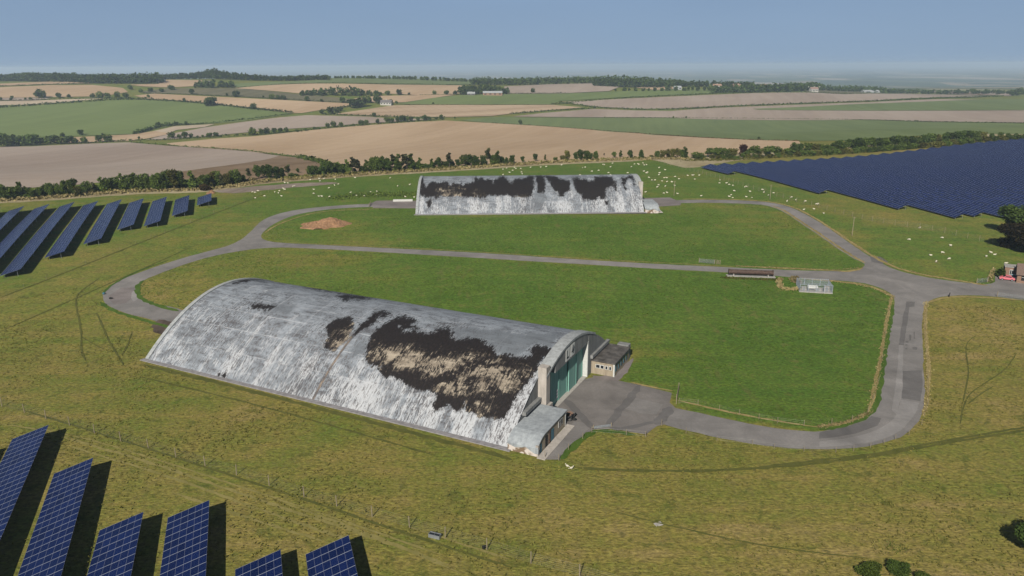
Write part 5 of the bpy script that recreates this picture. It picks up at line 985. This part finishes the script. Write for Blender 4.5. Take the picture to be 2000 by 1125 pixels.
def gate(a, b, h, label, bars=5, mat='galv', r=.035):
    root = tag(empty('field_gate', a), label, 'gate'); d = Vector(b) - Vector(a); mb = MB()
    for i in range(bars): z = .15 + (h - .15) * i / (bars - 1); mb.bar((0, 0, z), d + Vector((0, 0, z)), r, 5)
    for t in (0, .5, 1): mb.bar(d * t + Vector((0, 0, .12)), d * t + Vector((0, 0, h)), r, 5)
    mb.bar((0, 0, .15), d * .5 + Vector((0, 0, h)), r * .8, 5); mb.build('gate_leaf', M[mat], root)
    for t in (-.03, 1.03): MB().bar(d * t - Vector((0, 0, .2)), d * t + Vector((0, 0, h + .3)), .09, 8).build('gate_post', M['post'], root)
    return root
gate(U(1366, 513), U(1395, 515.5), 1.3, 'galvanised field gate on the verge of the middle road', 7)
gate(U(1400, 516), U(1406, 516.4), 1.2, 'short wooden rail beside the galvanised verge gate', 3, 'post', .05)
gate(U(1949, 580), U(2004, 588), 1.3, 'pale metal gate on the lower road edge at right', 6)
gate(U(1908, 553.5), U(1928, 551), 1.3, 'greenish metal gate in the long grass by the brick building', 6)
gate(U(721, 404), U(724, 399), 1.2, 'old gate across the far road left of the distant hangar', 4, 'post', .05)
gate(U(1160, 838), U(1193, 833.5), .5, 'low metal cattle gate lying at the apron edge', 5, 'galv', .06)
gate(U(1321, 788), U(1325, 766), 1.7, 'broken wooden gate frame at the apron corner', 3, 'post', .06)
def pole(p, h, label):
    root = tag(empty('utility_pole', p), label, 'pole'); MB().bar((0, 0, -.2), (0, 0, h), .13, 8, .09).build('pole_shaft', M['post'], root); MB().box((0, 0, h - .35), (1.3, .1, .1)).build('cross_arm', M['post'], root); return root
pole(U(1316.4, 382), 6.6, 'wooden pole standing among the sheep right of the distant hangar'); pole(U(1503.7, 389), 6.2, 'thin pole beside the deer fence above the far road'); pole(U(1664, 460), 6.8, 'leaning thin pole on the grass above the road junction')
o_ = tag(MB().bar((0, 0, -.1), (.25, .1, 1.25), .2, 7, .1).build('stump', M['dark'], None, False, tuple(U(1853, 580))), 'black leaning stump on the lower verge near the junction', 'stump')

# ------------------------------------------------------------------ things standing about
def yaw(a, b): return math.atan2(b[1] - a[1], b[0] - a[0])
# rusty tank on its plinth
ta, tb = U(1422, 539), U(1511, 543); ln = (tb - ta).length; TK = tag(empty('storage_tank', ta, yaw(ta, tb)), 'long rust brown cylindrical tank lying on a concrete plinth by the road', 'tank')
mb = MB().bar((.2, .6, 1.25), (ln - .2, .6, 1.25), .68, 20)
for x in np.linspace(.5, ln - .5, 9): mb.bar((x - .06, .6, 1.25), (x + .06, .6, 1.25), .73, 20)
mb.build('tank_shell', M['steel_dark'], TK, False)
for x in (.25, ln - .25, ln / 2): MB().bar((x - .14, .6, 1.25), (x + .14, .6, 1.25), .84, 20).build('flange', M['rust'] if 'rust' in M else M['steel_dark'], TK)
for x in (1.6, ln - 1.6): MB().box((x, .5, .35), (.28, 1.45, .7), bevel=.03).build('saddle', M['saddle'] if 'saddle' in M else M['pale_concrete'], TK)
MB().box((ln / 2, .4, .05), (ln + 1.0, 2.0, .18), bevel=.03).build('plinth', M['concrete'], TK)
# caged compound with a gas tank
ca_, cb_ = U(1562, 570), U(1625, 574); ln = (cb_ - ca_).length; CG = tag(empty('caged_compound', ca_, yaw(ca_, cb_)), 'pale grey mesh cage on a concrete base beside the road', 'cage'); dp = 6.2; hh = 2.3
MB().box((ln / 2, dp / 2, .03), (ln + .3, dp + .3, .22)).build('concrete_base', M['pale_concrete'], CG)
def panel(a, b, nm='mesh_panel'):
    a = Vector(a); b = Vector(b); d = b - a; n = int(d.length / .22); m = MB()
    for i in range(n + 1): q = a + d * i / n; m.bar(q + Vector((0, 0, .1)), q + Vector((0, 0, hh)), .017, 4)
    for z in (.3, .9, 1.6, 2.25): m.bar(a + Vector((0, 0, z)), b + Vector((0, 0, z)), .026, 4)
    m.build(nm, M['palisade'], CG)
M['palisade'] = simple('pale_blue_grey_steel', (.42, .47, .55), .5, .1, .5, .4, .2)
cn = [(0, 0, 0), (ln, 0, 0), (ln, dp, 0), (0, dp, 0)]
for i in range(4): panel(cn[i], cn[(i + 1) % 4])
m = MB()
for i in range(26): x = ln * i / 25; m.bar((x, 0, hh), (x, dp, hh + .05), .017, 4)
for y in np.linspace(0, dp, 7): m.bar((0, y, hh), (ln, y, hh), .03, 4)
m.build('cage_roof', M['palisade'], CG)
for x in np.linspace(0, ln, 5):
    for y in (0, dp): MB().box((x, y, 1.2), (.1, .1, 2.4)).build('post', M['palisade'], CG)
def lone(nm, mb, mat, px, label, cat, rz=0, smooth=False, base=None):
    o = mb.build(nm, mat, None, smooth); p = U(*px) if base is None else base; o.location = p; o.rotation_euler = (0, 0, rz); return tag(o, label, cat)
cm = CG.matrix_basis if False else Matrix.Translation(ca_) @ Matrix.Rotation(yaw(ca_, cb_), 4, 'Z')
gt = tag(empty('gas_tank', cm @ Vector((ln * .42, 1.6, .14)), yaw(ca_, cb_)), 'white horizontal gas tank inside the mesh cage', 'tank'); MB().bar((-1.2, 0, .95), (1.2, 0, .95), .55, 18).ball((-1.2, 0, .95), (.28, .55, .55)).ball((1.2, 0, .95), (.28, .55, .55)).build('tank_shell', M['white'], gt)
for x in (-.8, .8): MB().box((x, 0, .22), (.2, .9, .45)).build('foot', M['concrete'], gt)
for x, y, sz, lab in ((1.2, 1.4, (1.3, 1.0, 1.1), 'pale cabinet at the left end inside the mesh cage'), (ln - 3.6, 1.5, (1.7, .8, .95), 'low pale cabinet right of the gas tank'), (ln - 1.3, 1.3, (1.4, 1.0, 1.5), 'tall pale cabinet at the right end inside the mesh cage')):
    cb = tag(empty('cabinet', cm @ Vector((x, y, .14)), yaw(ca_, cb_)), lab, 'cabinet', 'cabinets in the mesh cage'); MB().box((0, 0, sz[2] / 2), sz, bevel=.03).build('cabinet_body', M['pale_concrete'], cb); MB().box((0, -sz[1] / 2 - .02, sz[2] / 2), (sz[0] * .42, .03, sz[2] * .8)).build('cabinet_door', M['galv'], cb)
# spoil heaps
def heap(px0, px1, h, dep, label, nm='spoil_heap', seed=4):
    a, b = U(*px0), U(*px1); c = (a + b) / 2; r = np.random.default_rng(seed); n = 44; g = np.linspace(-1, 1, n); X, Y = np.meshgrid(g, g)
    rad = np.sqrt(X ** 2 + Y ** 2); ang = np.arctan2(Y, X); edge = 1 + .12 * np.sin(3 * ang + 1) + .08 * np.sin(7 * ang); k = np.clip(1 - (rad / (.92 * edge)), 0, 1)
    Z = h * (.35 * k ** .7 + .65 * np.exp(-((X - .28) ** 2 * 5 + Y ** 2 * 4)) * np.clip(k * 3, 0, 1)); nz = r.normal(size=(n, n)); nz = (nz + np.roll(nz, 1, 0) + np.roll(nz, 1, 1) + np.roll(nz, -1, 0)) / 2; Z = Z + nz * .13 * np.clip(k * 4, 0, 1) - .06 - (k <= 0) * .3
    ln = (b - a).length / 2; V = np.stack([X * ln * 1.05, Y * dep, Z], -1).reshape(-1, 3); i = (np.arange(n - 1)[:, None] * n + np.arange(n - 1)[None]).ravel()
    o = link(nm, mesh_np(nm, V, np.stack([i, i + 1, i + n + 1, i + n], 1)), M['soil']); o.location = c; o.rotation_euler = (0, 0, yaw(a, b)); return tag(o, label, 'heap')
M['soil'] = simple('reddish_soil', (.30, .175, .10), .95, .4, .9, .1, 0, .5)
heap((580, 440), (684, 438), 2.9, 7.0, 'heap of reddish brown soil on the upper grass island'); heap((401, 378), (421, 377), 1.7, 2.4, 'small pile of brown earth beyond the shortest solar table', 'spoil_heap', 9)
a, b = U(768, 393.5), U(806, 393); lone('concrete_block', MB().box(((b - a).length / 2, 0, .4), ((b - a).length, .8, .9), bevel=.04), M['white_jamb'], None, 'long pale concrete block at the edge of the far left apron', 'block', yaw(a, b), False, a)
# trough, bucket, slab, birds
a, b = U(839, 1047), U(860, 1052); TR = tag(empty('trough', (a + b) / 2, yaw(a, b)), 'grey steel water trough standing against the wire fence', 'trough'); ln = (b - a).length
MB().box((0, -.32, .3), (ln, .05, .55)).box((0, .32, .3), (ln, .05, .55)).box((-ln / 2, 0, .3), (.05, .66, .55)).box((ln / 2, 0, .3), (.05, .66, .55)).box((0, 0, .06), (ln, .62, .06)).build('trough_tub', M['galv'], TR); MB().box((0, 0, .47), (ln - .1, .58, .02)).build('water', M['glass'], TR); MB().box((0, 0, .55), (.05, .62, .04)).build('trough_divider', M['galv'], TR)
lone('bucket', MB().bar((0, 0, 0), (0, 0, .42), .2, 12, .26), M['dark'], (945, 1072), 'black bucket beside a post of the lower fence', 'bucket')
a = U(1286, 1024); lone('stone_slab', MB().box((0, 0, .03), (1.15, .8, .12), bevel=.02), M['pale_concrete'], None, 'pale stone slab lying in the grass', 'slab', .4, False, a)
def bird(px, rz, label):
    m = MB().ball((0, 0, .34), (.34, .17, .17)).ball((.36, 0, .55), (.09, .075, .08)).bar((.22, 0, .4), (.36, 0, .54), .075, 7, .055).bar((.42, 0, .55), (.54, 0, .53), .03, 5, .008).bar((-.28, 0, .36), (-.58, 0, .34), .09, 6, .03)
    for s in (-1, 1): m.bar((.03, s * .06, .22), (.05, s * .06, 0), .018, 5)
    lone('bird', m, M['fleece'], px, label, 'bird', rz, True)
bird((1108, 913), 2.4, 'white bird with raised head near the fence corner by the apron'); bird((1116, 917), .5, 'white bird stretching to the side near the fence corner')
# tyres and junk behind the annexe
for i, (dx, dy, dz, rx) in enumerate(((0, 0, .35, 1.3), (.8, .3, .14, 0), (.2, .9, .14, 0), (.25, .85, .42, .1), (1.0, 1.1, .36, 1.2))):
    tm = bmesh.new(); R1, r1 = .42, .15; ring = [[tm.verts.new(((R1 + r1 * math.cos(q)) * math.cos(p_), (R1 + r1 * math.cos(q)) * math.sin(p_), r1 * math.sin(q))) for q in np.linspace(0, 2 * math.pi, 8, endpoint=False)] for p_ in np.linspace(0, 2 * math.pi, 16, endpoint=False)]
    for u_ in range(16):
        for v_ in range(8): tm.faces.new((ring[u_][v_], ring[(u_ + 1) % 16][v_], ring[(u_ + 1) % 16][(v_ + 1) % 8], ring[u_][(v_ + 1) % 8]))
    t_ = bpy.data.meshes.new('tyre'); tm.to_mesh(t_); tm.free(); o = link('tyre', t_, M['dark']); q = U(1112, 822) + Vector((dx * 1.1, dy * 1.3, dz + .03)); o.location = q; o.rotation_euler = (rx, .2 * i, i)
    tag(o, ('black tyre leaning at the front of the heap beside the near annexe', 'black tyre lying flat at the front of the heap', 'black tyre under another, at the back of the heap', 'black tyre topmost of the heap beside the near annexe', 'black tyre leaning at the back of the heap')[i], 'tyre', 'tyres heaped behind the annexe')
lone('crate', MB().box((0, 0, .45), (1.0, .8, .9), bevel=.04), M['brick'], (1113, 814), 'brown crate among the tyres behind the near annexe', 'crate', .5)
lone('rubbish_bag', MB().ball((0, 0, .25), (.4, .35, .32)).ball((.35, .1, .2), (.3, .26, .24)), M['dark'], (216, 584), 'black bag lying on the turning place of the lane', 'bag'); lone('rubbish_bag', MB().ball((0, 0, .3), (.38, .4, .36)), M['blue_paint'], (203, 575), 'bluish bag at the outer edge of the turning place', 'bag')
drape('rubble', world_poly([(1158, 734), (1203, 734), (1230, 702), (1239, 700), (1228, 722), (1216, 738), (1208, 745), (1160, 741)], 0), .06, 1.5, SLAB, 'broken concrete edging round the small annexe', edge=.25)
drape('bare_earth', world_poly([(296, 634), (312, 622), (345, 632), (352, 648), (325, 655), (300, 650)], 1), .035, 1.5, field_mat('dark_bare_soil', (.06, .045, .035), (.14, .105, .085), 0, 1.5, .3, 4), 'dark bare earth beside the hangar corner', edge=.3)
drape('yard', world_poly([(1944, 531), (1962, 534), (2080, 542), (2080, 556), (1935, 556), (1943, 551)], 0), .05, 2.5, ROAD, 'asphalt yard before the brick buildings', edge=.1)
tufts('nettles', [(655, 388), (690, 382), (740, 380), (800, 381), (825, 378)], 2600, 2.6, .8, 'mid', 'dark green nettle patches left of the distant hangar', 31); tufts('tall_grass', [(1932, 552), (1936, 540), (1940, 527)], 130, .4, .7, 'straw', 'tall dry grass by the brick building', 32); tufts('tall_grass', [(1522, 546), (1522, 560), (1531, 565), (1560, 566)], 420, .5, .7, 'straw', 'dry grass strip beside the mesh cage', 33); tufts('tall_grass', [(1553, 544), (1556, 552)], 220, .6, .9, 'straw', 'dry clump behind the mesh cage', 34); tufts('tall_grass', [(1414, 543), (1470, 546), (1524, 548)], 420, .5, .5, 'olive', 'rough grass in front of the tank', 35)

# ------------------------------------------------------------------ brick buildings, cars, trees at the right edge
b0, b1 = U(1960, 541), U(1984, 544); BR = tag(empty('brick_hut', b0, yaw(b0, b1)), 'small flat roofed brick hut behind the red car', 'building'); wl = (b1 - b0).length
MB().box((wl / 2, 1.9, 1.5), (wl, 3.8, 3.2)).build('wall', M['brick'], BR); MB().box((wl / 2, 1.9, 3.16), (wl + .3, 4.1, .18), bevel=.03).build('roof', M['concrete'], BR)
wn = MB().box((wl * .55, -.04, 1.7), (.95, .1, 1.5)).build('window', M['white'], BR); MB().box((wl * .55 - .22, -.1, 1.7), (.36, .03, 1.3)).box((wl * .55 + .22, -.1, 1.7), (.36, .03, 1.3)).build('pane', M['glass'], wn)
c0 = U(1984.5, 552); BG = tag(empty('bungalow', c0, yaw(b0, b1) - .05), 'brick bungalow with brown tiled roof cut by the right edge', 'building'); wl, wd_, eh, rh = 13.0, 6.4, 2.7, 2.3
MB().prism([(0, 0, -.2), (0, wd_, -.2), (0, wd_, eh), (0, wd_ / 2, eh + rh - .1), (0, 0, eh)], (wl, 0, 0)).build('wall', M['brick2'] if 'brick2' in M else M['brick'], BG)
mb = MB()
for s, y0, y1 in ((1, -.45, wd_ / 2), (-1, wd_ + .45, wd_ / 2)): mb.prism([(-.35, y0, eh - .3), (-.35, y1, eh + rh), (-.35, y1, eh + rh + .16), (-.35, y0, eh - .14)], (wl + .7, 0, 0))
rf = mb.build('roof', M['tile'], BG); MB().box((9, wd_ / 2 + .6, eh + rh + .3), (.8, .6, 1.3)).build('chimney', M['brick'], rf)
for x in (1.9, 5.6, 9.2): wn = MB().box((x, -.03, 1.45), (1.7, .1, 1.25)).build('window', M['dark'], BG); MB().box((x, -.09, 1.45), (.08, .04, 1.2)).box((x, -.09, 1.75), (1.6, .04, .07)).build('frame', M['white'], wn)
def car(p, rz, paint, label):
    root = tag(empty('car', p, rz), label, 'car'); prof = [(-1.9, .35), (-1.95, .75), (-1.75, .92), (-1.35, .98), (-.95, 1.42), (.35, 1.46), (.95, 1.0), (1.75, .88), (1.95, .7), (1.95, .35)]
    mb = MB(); mb.prism([(x, -.82, z) for x, z in prof], (0, 1.64, 0)); bmesh.ops.bevel(mb.bm, geom=mb.bm.edges[:], offset=.06, segments=2, affect='EDGES'); mb.build('body', paint, root)
    for s in (-1, 1): MB().prism([(-1.15, s * .825, 1.02), (-.85, s * .825, 1.36), (.28, s * .825, 1.38), (.72, s * .825, 1.02)], (0, s * .02, 0)).build('side_window', M['glass'], root)
    MB().prism([(.42, -.7, 1.42), (.42, .7, 1.42), (.95, .7, 1.03), (.95, -.7, 1.03)], (.04, 0, .04)).build('windscreen', M['glass'], root); MB().prism([(-1.0, -.7, 1.38), (-1.0, .7, 1.38), (-1.36, .7, 1.01), (-1.36, -.7, 1.01)], (-.04, 0, .03)).build('rear_window', M['glass'], root)
    for x in (-1.2, 1.2):
        for s in (-1, 1): w_ = MB().bar((x, s * .68, .32), (x, s * .86, .32), .32, 16).build('wheel', M['dark'], root); MB().bar((x, s * .855, .32), (x, s * .875, .32), .19, 12).build('rim', M['galv'], w_)
    for s in (-1, 1): MB().box((1.96, s * .6, .7), (.05, .3, .16)).build('headlight', M['white'], root); MB().box((-1.97, s * .62, .78), (.05, .26, .16)).build('tail_light', M['brick'], root)
    MB().box((1.98, 0, .5), (.03, .52, .12)).build('number_plate', M['white'], root); return root
RED = simple('faded_red_car_paint', (.72, .19, .23), .3, .05, 1, .5); SKYB = simple('pale_blue_car_paint', (.42, .58, .66), .3, .05, 1, .5)
cr = yaw(b0, b1); car(U(1966, 547), cr + math.pi, RED, 'small faded red car parked before the brick hut'); car(U(1980.5, 545), cr + 1.35, SKYB, 'pale blue car parked between the brick hut and the bungalow')
p = U(1953, 541); tree(p, 3.4, 3.6, 'bush', 'dark', 'dark bush at the left wall of the brick hut', None, 'bush')
BIGL = []
def bigtree(px, h, wd, leaf, label, n, seed, kind='broad'):
    k = make_kind(kind, seed, n); p = U(*px); base = {'broad': .92, 'bush': 1.45}[kind]; o = tag(empty('tree' if kind == 'broad' else 'bush', (p.x, p.y, p.z - .1), seed * .7), label, 'tree' if kind == 'broad' else 'shrub'); o.scale = (wd / base, wd / base, h)
    if kind == 'broad': link('trunk', k[1], None, o)
    c = link('crown' if kind == 'broad' else 'foliage', k[0], None, o); set_mat(c, LEAF[leaf]); return o
bigtree((1990, 462), 12.5, 15.5, 'dark', 'big dark green tree behind the dark reddish tree at the right edge', 6000, 501); bigtree((1994, 489), 10.5, 17.5, 'umber', 'dark reddish tree beside the deer fence at the right edge', 6000, 502); bigtree((1970, 484), 4.5, 7.5, 'umber', 'dark low shrub under the big trees at the right edge', 2200, 503, 'bush')
bigtree((2018, 1085), 5.0, 6.4, 'dark', 'dark tree at the lower right edge of the photo', 6000, 504); bigtree((1698, 1124), 2.0, 3.7, 'mid', 'rounded green bush at the bottom edge, left of its darker neighbour', 5000, 505, 'bush'); bigtree((1751, 1119), 2.1, 3.4, 'dark', 'dark green bush at the bottom edge, right of its lighter neighbour', 5000, 506, 'bush'); bigtree((1806, 1134), 1.3, 2.8, 'mid', 'low bush just cut by the bottom edge', 2500, 507, 'bush')
tufts('weeds', [(1730, 1068), (1745, 1066), (1760, 1072)], 110, .7, .22, 'mid', 'dark green weeds above the bottom bushes', 41)

# ------------------------------------------------------------------ far farms and houses
def house(px, w_, d_, h_, rh, rz, wall, roof, label, nm='house', chim=0, wins=3):
    p = U(*px); o = tag(empty(nm, p, rz), label, 'building'); MB().prism([(-w_ / 2, -d_ / 2, -1), (-w_ / 2, d_ / 2, -1), (-w_ / 2, d_ / 2, h_), (-w_ / 2, 0, h_ + rh - .05), (-w_ / 2, -d_ / 2, h_)], (w_, 0, 0)).build('wall', wall, o)
    mb = MB()
    for s in (-1, 1): mb.prism([(-w_ / 2 - .3, s * (d_ / 2 + .4), h_ - .25), (-w_ / 2 - .3, 0, h_ + rh), (-w_ / 2 - .3, 0, h_ + rh + .25), (-w_ / 2 - .3, s * (d_ / 2 + .4), h_)], (w_ + .6, 0, 0))
    r_ = mb.build('roof', roof, o)
    for i in range(chim): MB().box(((i - .5 * (chim - 1)) * w_ * .75, 0, h_ + rh + .7), (1.0, .8, 2.0)).build('chimney', wall, r_)
    for i in range(wins): MB().box(((i + .5) / wins * w_ - w_ / 2, -d_ / 2 - .05, h_ * .55), (w_ / wins * .45, .12, h_ * .4)).build('window', M['glass'], o)
    return o
WH = simple('limewash', (.46, .45, .42), .8, .08, 2); SHD = simple('pale_sheet_roof', (.38, .40, .41), .6, .1, 3, .3); GRYR = simple('grey_slate', (.15, .14, .14), .8, .2, 1); BRK = simple('orange_brick', (.30, .19, .13), .9, .2, 1)
house((1589, 180), 15, 8, 6, 3.2, .1, WH, simple('pink_tiles', (.28, .19, .16), .85, .2, 1), 'white farmhouse with chimneys on the far right ridge', 'farmhouse', 3, 5)
house((1700, 181), 38, 14, 3.6, 2.2, .08, SHD, SHD, 'long low white farm shed beside the taller gabled one', 'farm_shed', 0, 2); house((1731, 181), 26, 20, 4.5, 5.5, .08, WH, SHD, 'tall white gabled farm shed on the right ridge', 'farm_shed', 0, 2); house((1664, 176), 18, 12, 4, 2.4, .2, SHD, SHD, 'pale grey shed left of the white farm sheds', 'farm_shed', 0, 2); house((1646, 175), 14, 9, 4, 2.4, -.1, GRYR, SHD, 'small shed between farmhouse and white sheds', 'farm_shed', 0, 2); house((1624, 176), 16, 8, 3, 2, .1, GRYR, GRYR, 'low grey outbuilding beside the white farmhouse', 'farm_shed', 0, 2)
house((962, 186), 33, 12, 4.2, 2.6, .06, BRK, SHD, 'long brick barn with pale roof before the dark grove', 'barn', 0, 4); house((920, 185.5), 13, 9, 2.6, 2.6, .1, GRYR, SHD, 'small pale roofed outbuilding left of the brick barn', 'barn', 0, 2)
house((755, 204.5), 17, 9, 3.6, 3.4, -.1, WH, GRYR, 'farmhouse with grey hipped roof beside the grove', 'farmhouse', 1, 4); house((1323, 175), 13, 9, 4, 2.5, .2, SHD, SHD, 'silver barn below the large skyline wood', 'barn', 0, 2); house((316, 160), 12, 8, 4, 3, .1, WH, GRYR, 'tiny white house at the end of the skyline wood', 'house', 1, 3); house((405, 165), 10, 8, 4, 2.5, .3, WH, GRYR, 'tiny white house by the small copse', 'house', 0, 2)
for i, (x, y) in enumerate(((1400, 172), (1438, 171), (1462, 171), (1492, 172))): house((x, y), 16, 9, 4.5, 3, .15 * i, BRK if i % 2 else WH, simple('village_roof', (.34, .22, .16), .85, .2, 1), f'village house among the ridge trees, {ORD[i]} from left', 'house', 1, 3)

# ------------------------------------------------------------------ coarse tufts standing in the rough grazing
def meadow(name, px, n, h, leaf, label, seed, excl):
    P = world_poly(px, 0); A = np.array(P); r = np.random.default_rng(seed); lo, hi = A.min(0), A.max(0); q = r.uniform(lo, hi, (n * 4, 2)); q = q[inside(P, q)]
    k = np.sin(q[:, 0] * .21 + 2 * np.sin(q[:, 1] * .083)) + np.sin(q[:, 1] * .17 + 1.7 * np.sin(q[:, 0] * .061)) + r.normal(0, .9, len(q)); q = q[k > .1]
    for E in excl: q = q[sdist(E, q) < -.6]
    q = q[:n]; j = np.repeat(q, 2, 0) + r.normal(0, .12, (2 * len(q), 2)); z = gz(j[:, 0], j[:, 1]) + r.uniform(.02, h, len(j))
    V, Fq, c = cards(np.column_stack([j, z]), .135, r, up=.9); me = mesh_np(name, V, Fq); fattr(me, 'clump', c); return tag(link(name, me, LEAF[leaf]), label, None, None, 'stuff')
_ru = Vector((math.cos(ANG1), math.sin(ANG1))); _rw = Vector((-_ru.y, _ru.x)); _a = A1.to_2d()
HREC = [tuple(_a + _ru * l + _rw * q) for l, q in ((-1, -2), (L + 8, -2), (L + 8, W + 2), (-1, W + 2))]
ROADP = world_poly(roadL, 0); APP = world_poly([(1070, 800), (1143, 741), (1230, 748), (1313, 768), (1318, 797), (1262, 849), (1160, 839), (1094, 898), (1055, 898)], 0); L1P = world_poly(LAWN1, 0)
OUT = [(-60, 600), (150, 560), (260, 640), (300, 720), (1000, 900), (1100, 905), (1200, 850), (1320, 840), (1600, 885), (1750, 870), (1820, 780), (1815, 600), (2060, 595), (2060, 1200), (-80, 1200)]
LEAF['meadow'] = leaf_mat('olive_grass_blades', (.15, .155, .034), (.29, .255, .075)); LEAF['sward'] = leaf_mat('green_grass_blades', (.09, .155, .022), (.16, .235, .04))
meadow('rough_grass', OUT, 17000, .26, 'meadow', 'olive tufts of coarse grass over the outer pasture', 51, [HREC, ROADP, APP]); meadow('rough_grass', LAWN1, 9000, .2, 'sward', 'green tufts of grass inside the road loop', 52, [HREC, ROADP, APP]); meadow('rough_grass', LAWN2, 6000, .24, 'sward', 'green tufts of grass on the upper island', 53, [ROADP])

# ------------------------------------------------------------------ camera, light, air
cam = bpy.data.cameras.new('camera'); co = bpy.data.objects.new('camera', cam); COL.objects.link(co)
cam.sensor_width = 36; cam.lens = 36 * F / 2000; cam.clip_start = .5; cam.clip_end = 60000
co.location = (0, 0, H); co.rotation_euler = (Matrix.Rotation(math.pi / 2 - PITCH, 3, 'X') @ Matrix.Rotation(ROLL, 3, 'Z')).to_euler()
scene.camera = co
SUN_AZ, SUN_EL = R(73.5 + 180), R(35)
sv = Vector((math.cos(SUN_AZ) * math.cos(SUN_EL), math.sin(SUN_AZ) * math.cos(SUN_EL), math.sin(SUN_EL)))
sun = bpy.data.lights.new('sun', 'SUN'); so = bpy.data.objects.new('sun', sun); COL.objects.link(so); sun.energy = 5.0; sun.angle = R(.5); sun.color = (1, .93, .82)
so.rotation_euler = sv.to_track_quat('Z', 'Y').to_euler(); so.location = (-100, -100, 200)
w = bpy.data.worlds.new('World'); scene.world = w; w.use_nodes = True; nt = w.node_tree; nt.nodes.clear()
sk = nt.nodes.new('ShaderNodeTexSky'); sk.sky_type = 'NISHITA'; sk.sun_disc = False; sk.sun_elevation = SUN_EL; sk.sun_rotation = math.atan2(sv.x, sv.y); sk.air_density = .6; sk.dust_density = 0.1; sk.ozone_density = 6; sk.altitude = 0
bg = nt.nodes.new('ShaderNodeBackground'); bg.inputs[1].default_value = .045; ou = nt.nodes.new('ShaderNodeOutputWorld')
mx = nt.nodes.new('ShaderNodeMix'); mx.data_type = 'RGBA'; mx.inputs[0].default_value = .78; mx.inputs[7].default_value = (2.85, 4.0, 5.75, 1)
tc = nt.nodes.new('ShaderNodeTexCoord'); mp = nt.nodes.new('ShaderNodeMapping'); mp.inputs['Scale'].default_value = (1, 1, 5); no = nt.nodes.new('ShaderNodeTexNoise'); no.inputs['Scale'].default_value = 1.6; no.inputs['Detail'].default_value = 5
mr = nt.nodes.new('ShaderNodeMapRange'); mr.inputs[1].default_value = .35; mr.inputs[2].default_value = .7; mr.inputs[3].default_value = .93; mr.inputs[4].default_value = 1.10; hz = nt.nodes.new('ShaderNodeMix'); hz.data_type = 'RGBA'; hz.blend_type = 'MULTIPLY'; hz.inputs[0].default_value = 1
nt.links.new(tc.outputs['Generated'], mp.inputs[0]); nt.links.new(mp.outputs[0], no.inputs['Vector']); nt.links.new(no.outputs['Fac'], mr.inputs[0])
nt.links.new(sk.outputs[0], mx.inputs[6]); nt.links.new(mx.outputs[2], hz.inputs[6]); nt.links.new(mr.outputs[0], hz.inputs[7]); 
sx = nt.nodes.new('ShaderNodeSeparateXYZ'); nt.links.new(tc.outputs['Generated'], sx.inputs[0]); m2 = nt.nodes.new('ShaderNodeMapRange'); m2.interpolation_type = 'SMOOTHSTEP'
nt.links.new(sx.outputs[2], m2.inputs[0]); m2.inputs[1].default_value = -.02; m2.inputs[2].default_value = .16; m2.inputs[3].default_value = .85; m2.inputs[4].default_value = 0
m3 = nt.nodes.new('ShaderNodeMix'); m3.data_type = 'RGBA'; m3.inputs[7].default_value = (3.6, 5.05, 7.1, 1); nt.links.new(m2.outputs[0], m3.inputs[0]); nt.links.new(hz.outputs[2], m3.inputs[6]); 
m4 = nt.nodes.new('ShaderNodeMapRange'); m4.interpolation_type = 'SMOOTHSTEP'; nt.links.new(sx.outputs[2], m4.inputs[0]); m4.inputs[1].default_value = .1; m4.inputs[2].default_value = .6; m4.inputs[3].default_value = 1; m4.inputs[4].default_value = .42   # the clear sky darkens towards the zenith
m5 = nt.nodes.new('ShaderNodeMix'); m5.data_type = 'RGBA'; m5.blend_type = 'MULTIPLY'; m5.inputs[0].default_value = 1; nt.links.new(m3.outputs[2], m5.inputs[6]); nt.links.new(m4.outputs[0], m5.inputs[7]); nt.links.new(m5.outputs[2], bg.inputs[0]); nt.links.new(bg.outputs[0], ou.inputs[0])
vs = scene.view_settings; vs.view_transform = 'Standard'; vs.look = 'None'; vs.exposure = .7; vs.gamma = 1
# closed box of even haze round the scene
HZ = N('haze'); pv = HZ.n('VolumePrincipled'); pv.inputs['Color'].default_value = (.57, .72, .91, 1); pv.inputs['Density'].default_value = .00013; pv.inputs['Anisotropy'].default_value = .15
HZ.l(pv.outputs[0], HZ.out.inputs['Volume'])
MB().box((0, 20500, -12.5), (66000, 43200, 185)).build('haze', HZ.m)['kind'] = 'stuff'
scene.cycles.volume_bounces = 1; scene.cycles.max_bounces = 6; scene.cycles.transparent_max_bounces = 8
